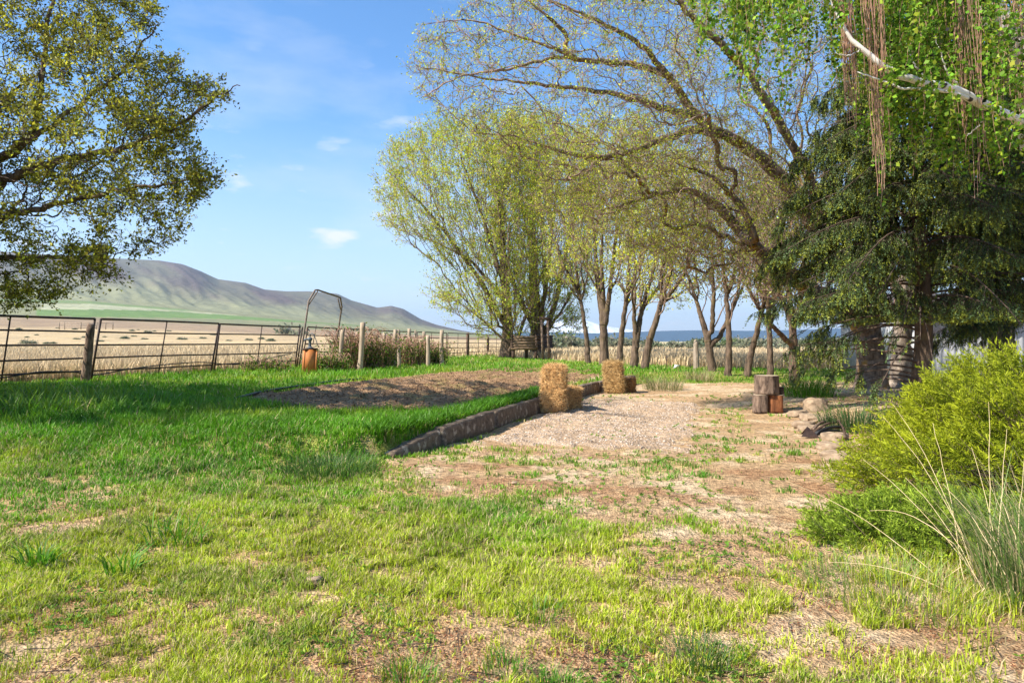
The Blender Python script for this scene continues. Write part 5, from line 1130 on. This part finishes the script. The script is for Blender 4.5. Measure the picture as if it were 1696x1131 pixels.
log_round('orange-brown split log with its bare face out, lower middle of the log stack', S0 + [0.16, 0.02, 0], 0.165, 0.345, M_stump_red, half=-0.75)
log_round('dark narrow log at the lower right back of the log stack', S0 + [0.27, 0.22, 0], 0.12, 0.355, M_wood_dark)
log_round('thick grey log round resting on top of the log stack', S0 + [0.035, 0.10, 0.36], 0.235, 0.37, M_stump)
log_round('short dark log piece perched at the right side of the log stack', S0 + [0.325, 0.14, 0.36], 0.07, 0.14, M_wood_dark)

# ------------------------------------------------------------------ border rocks and brush pile
def rock(label, c, size, seed, rz=0.0, cap=None, group='rocks edging the yard on the right'):
    n = 16; u = np.linspace(0, math.pi, n); v = np.linspace(0, 2 * math.pi, n * 2, endpoint=False); U, W_ = np.meshgrid(u, v, indexing='ij')
    V = np.stack([np.sin(U) * np.cos(W_), np.sin(U) * np.sin(W_), np.cos(U)], -1).reshape(-1, 3); V = np.sign(V) * np.abs(V) ** 0.62
    V *= (1 + (fbm(V[:, 0] * 1.6 + seed * 3.3, V[:, 1] * 1.6 + V[:, 2] * 1.9, 300 + seed, 4) - 0.5) * 0.75)[:, None]
    V = V * np.array(size) / 2; ca, sa = math.cos(rz), math.sin(rz); V[:, :2] = V[:, :2] @ np.array([[ca, sa], [-sa, ca]])
    m = 2 * n; i = np.arange(n - 1)[:, None] * m; j = np.arange(m)[None]; Q = np.stack([i + j, i + m + j, i + m + (j + 1) % m, i + (j + 1) % m], -1).reshape(-1, 4)
    c = np.array(c) + [0, 0, size[2] * 0.22]
    tag(mesh_obj('rock', V + c, Q, mat=M_rock, loc=c), label, 'rock', group)
for k, (px, py, sx_, sy_, sz_, lab) in enumerate(((1352, 684, 0.45, 0.42, 0.32, 'biggest upright pale rock, beside the green clump right of the log stack'), (1322, 689, 0.5, 0.3, 0.14, 'flat rock closest to the log stack'),
        (1340, 696, 0.42, 0.3, 0.14, 'flat rock just below the biggest upright one'), (1332, 706, 0.36, 0.34, 0.16, 'rounded border rock above the rusty guard'), (1345, 712, 0.40, 0.32, 0.15, 'tan border rock touching the bundle of black pipes'),
        (1382, 727, 0.42, 0.34, 0.14, 'border rock right below the black pipes'), (1376, 742, 0.36, 0.3, 0.12, 'low border rock partly sunk below the pipes'), (1388, 758, 0.4, 0.3, 0.13, 'lowest border rock, half under the juniper'),
        (1362, 700, 0.4, 0.3, 0.13, 'pale rock behind the black pipes'))):
    X, Yr = onpx(px, py, 1.43); rock(lab, gxy(X, Yr), (sx_, sy_, sz_), k, rz=k * 0.8)
for k, (px, py, s_, lab) in enumerate(((852, 799, 0.06, 'small white stone lying on the bare earth in the middle'), (1300, 683, 0.12, 'small reddish stone at the foot of the log stack'), (520, 944, 0.09, 'small grey stone in a bare spot of the lawn'))):
    X, Yr = onpx(px, py, 1.43 if k < 2 else 1.35); rock(lab, gxy(X, Yr), (s_, s_ * 0.8, s_ * 0.5), 20 + k, group='single small stones')
X, Yr = onpx(1340, 722, 1.43); c0 = gxy(X, Yr); root = thing('rusty_guard', 'folded rusty sheet-metal piece at the tip of the black pipes', 'scrap metal', c0)
mb = MB(); mb.add([c0 + [-.12, 0, .01], c0 + [.13, -.07, .01], c0 + [.16, .12, .03], c0 + [-.06, .16, .03], c0 + [0, .06, .16]], T=[[0, 1, 4], [1, 2, 4], [2, 3, 4]]); mb.obj('sheet', M_steel, root)
PG2 = 'black pipes and sticks heaped by the border rocks'
for k, (x0, y0, h0, x1, y1, h1, lab, mt, r) in enumerate(((1347, 718, .03, 1393, 700, .45, 'long dark branch sticking up to the right out of the pipe heap', M_wood_dark, .022), (1346, 716, .06, 1372, 700, .14, 'grey-brown stick lying on the black pipes', M_stump, .03),
        (1350, 720, .03, 1402, 712, .12, 'upper black pipe curving right in the heap', M_hose, .022), (1350, 722, .03, 1400, 718, .06, 'lower black pipe in the heap', M_hose, .022), (1352, 722, .05, 1395, 708, .22, 'middle black pipe in the heap', M_hose, .02),
        (1402, 730, .02, 1388, 698, .38, 'dark prop stick leaning left against the long branch', M_wood_dark, .018))):
    a_ = gxy(*onpx(x0, y0, 1.43)) + [0, 0, h0]; b_ = gxy(*onpx(x1, y1, 1.43)); b_ = P(x1, 565 + 1.43 * F / b_[1] if False else y1, a_[1] + 0.25); b_[2] = P(x1, y1, a_[1] + 0.25)[2] + 0.02
    s = np.linspace(0, 1, 8)[:, None]; q = a_ * (1 - s) + b_ * s + np.array([0, 0, 1]) * (0.05 * np.sin(s * math.pi)) + rng.normal(0, 0.004, (8, 3)); mb = MB(); mb.tube(q, np.linspace(r, r * 0.6, 8), 7)
    tag(mb.obj('stick' if mt is not M_hose else 'black_pipe', mt, loc=a_, smooth=True), lab, 'stick' if mt is not M_hose else 'pipe', PG2)

# ------------------------------------------------------------------ metal shed behind the trees
Ys = 25.0; X0, X1 = (1528 - 848) / F * Ys, 27.0; root = thing('metal_shed', 'corrugated sheet-metal shed behind the trees at the right edge', 'shed', (X0, Ys, 0.1))
n = int((X1 - X0) / 0.05); xs = np.linspace(X0, X1, n); yy = Ys + 0.02 * np.sin(xs * 2 * math.pi / 0.25); zt = 2.25
V = np.concatenate([np.stack([xs, yy, np.full(n, -0.1)], 1), np.stack([xs, yy, np.full(n, zt)], 1), np.stack([xs, yy + 0.06, np.full(n, -0.1)], 1), np.stack([xs, yy + 0.06, np.full(n, zt)], 1)]); i = np.arange(n - 1)
Q = np.concatenate([np.stack([i, i + 1, i + 1 + n, i + n], 1), np.stack([i + 2 * n, i + 3 * n, i + 3 * n + 1, i + 2 * n + 1], 1)])
mesh_obj('front_wall', V, Q, mat=M_shedwall, parent=root, loc=(X0, Ys, 0.1))
mb = MB(); mb.box((X0 - 0.02, Ys + 3.1, 1.05), (0.06, 6.0, 2.3)); mb.obj('side_wall', M_shedwall, root)
mb = MB(); mb.add([(X0 - 0.3, Ys - 0.3, zt + 0.02), (X1, Ys - 0.3, zt + 0.02), (X1, Ys + 3.2, zt + 1.1), (X0 - 0.3, Ys + 3.2, zt + 1.1), (X0 - 0.3, Ys - 0.3, zt + 0.10), (X1, Ys - 0.3, zt + 0.10), (X1, Ys + 3.2, zt + 1.18), (X0 - 0.3, Ys + 3.2, zt + 1.18)],
             Q=[[0, 3, 2, 1], [4, 5, 6, 7], [0, 1, 5, 4], [2, 3, 7, 6], [0, 4, 7, 3], [1, 2, 6, 5]]); mb.obj('roof', M_shedroof, root)
mb = MB(); mb.add([(X0 - 0.3, Ys + 3.2, zt + 1.1), (X1, Ys + 3.2, zt + 1.1), (X1, Ys + 6.6, zt), (X0 - 0.3, Ys + 6.6, zt), (X0 - 0.3, Ys + 3.2, zt + 1.18), (X1, Ys + 3.2, zt + 1.18), (X1, Ys + 6.6, zt + 0.08), (X0 - 0.3, Ys + 6.6, zt + 0.08)],
             Q=[[0, 3, 2, 1], [4, 5, 6, 7], [0, 1, 5, 4], [2, 3, 7, 6], [0, 4, 7, 3], [1, 2, 6, 5]]); mb.obj('rear_roof', M_shedroof, root)

# ------------------------------------------------------------------ shrubs out in the field
def shrub(seed, r, h, col):
    rg = np.random.default_rng(seed); root = thing('field_shrub', '', 'shrub'); mb = MB()
    n = 46; d = rg.normal(0, 1, (n, 3)); d[:, 2] = np.abs(d[:, 2]); d /= np.linalg.norm(d, axis=1)[:, None]; e = d * [r, r, h] * rg.uniform(0.6, 1.0, (n, 1)); V3, T3 = twig_tris(np.zeros((n, 3)), e, 0.03); mb.add(V3, T=T3); mb.obj('stems', M_twig, root)
    m = 1500; i = rg.integers(0, n, m); c = e[i] * rg.uniform(0.45, 1.05, (m, 1)) + rg.normal(0, 0.13 * r, (m, 3)); c[:, 2] = np.abs(c[:, 2])
    V, Q, C = leaf_mesh(c, 0.22 * r, leaf_cols(m, col, 0.2), 0.6, 0.3); mesh_obj('foliage', V, Q, mat=M_leaf, parent=root, col=C); return root
SG = (0.20, 0.22, 0.13); protos = [shrub(1, 1.0, 1.0, SG), shrub(2, 1.2, 0.9, (0.24, 0.25, 0.16)), shrub(3, 0.9, 1.15, (0.15, 0.20, 0.07))]
used = [False] * 3
def put(pi, px, py_top, Y, label, group, wid=1.0):
    s = max((565 + 1.2 * F / Y - py_top) / F * Y, 0.3); src = protos[pi]
    if used[pi]: 
        r = src.copy(); SC.collection.objects.link(r)
        for ch in src.children: c = ch.copy(); SC.collection.objects.link(c); c.parent = r
    else: r = src; used[pi] = True
    g_ = G(px, Y); r.location = (g_[0], g_[1], g_[2] - 0.05); r.scale = (s * wid, s * wid, s); r.rotation_euler = (0, 0, rng.uniform(0, 6.28)); tag(r, label, 'shrub', group)
put(2, 938, 551, 120, 'round bright green shrub right of the log platform, the tallest there', 'field shrubs')
put(0, 925, 557, 110, 'low grey-green shrub left of the round bright green one', 'field shrubs')
put(0, 952, 556, 105, 'wide grey-green shrub right of the round bright green one', 'field shrubs')
put(1, 484, 541, 420, 'lone dark tree-like shrub far out in the field, left of the arched gate', 'field shrubs', 1.0)
for k in range(34):
    px = rng.uniform(20, 620); Y = rng.uniform(170, 420); e_ = np.interp(px, FOOT[:, 0], FOOT[:, 1]) * max(0, math.log(Y / 140) / math.log(1500 / 140)) ** 1.3
    r = protos[k % 2].copy(); SC.collection.objects.link(r); s = rng.uniform(0.5, 1.1)
    for ch in protos[k % 2].children: c = ch.copy(); SC.collection.objects.link(c); c.parent = r
    r.location = ((px - 848) / F * Y, Y, CAM_H - 1.15 * (1 - min(1, max(0, math.log(Y / 140) / math.log(1500 / 140)))) + e_ / F * Y - 0.1); r.scale = (s * 1.6, s * 1.6, s); tag(r, 'tiny scrubby bush dotted far out over the straw field at left', 'shrub', 'bushes far out in the left field')
lab = 'pale grey-green sagebrush shrub in the band across the dry field at right'
for k in range(58):
    px = rng.uniform(1075, 1420) if k < 40 else rng.uniform(905, 1080); Y = rng.uniform(75, 190); put([0, 1, 1, 0, 2][k % 5], px, rng.uniform(555, 567) if Y < 120 else rng.uniform(558, 565), Y, lab, 'sagebrush band across the field', rng.uniform(0.9, 1.6))

# ------------------------------------------------------------------ air
m, t, b_, o_ = new_mat('air'); t.nodes.remove(b_)
pv = t.nodes.new('ShaderNodeVolumePrincipled'); pv.inputs['Color'].default_value = (0.62, 0.80, 1.0, 1); pv.inputs['Density'].default_value = 0.000055; pv.inputs['Anisotropy'].default_value = 0.2
t.links.new(pv.outputs[0], o_.inputs['Volume'])
mb = MB(); mb.box((0, 10900, 445), (27000, 22100, 910)); tag(mb.obj('haze', m), kind='stuff')
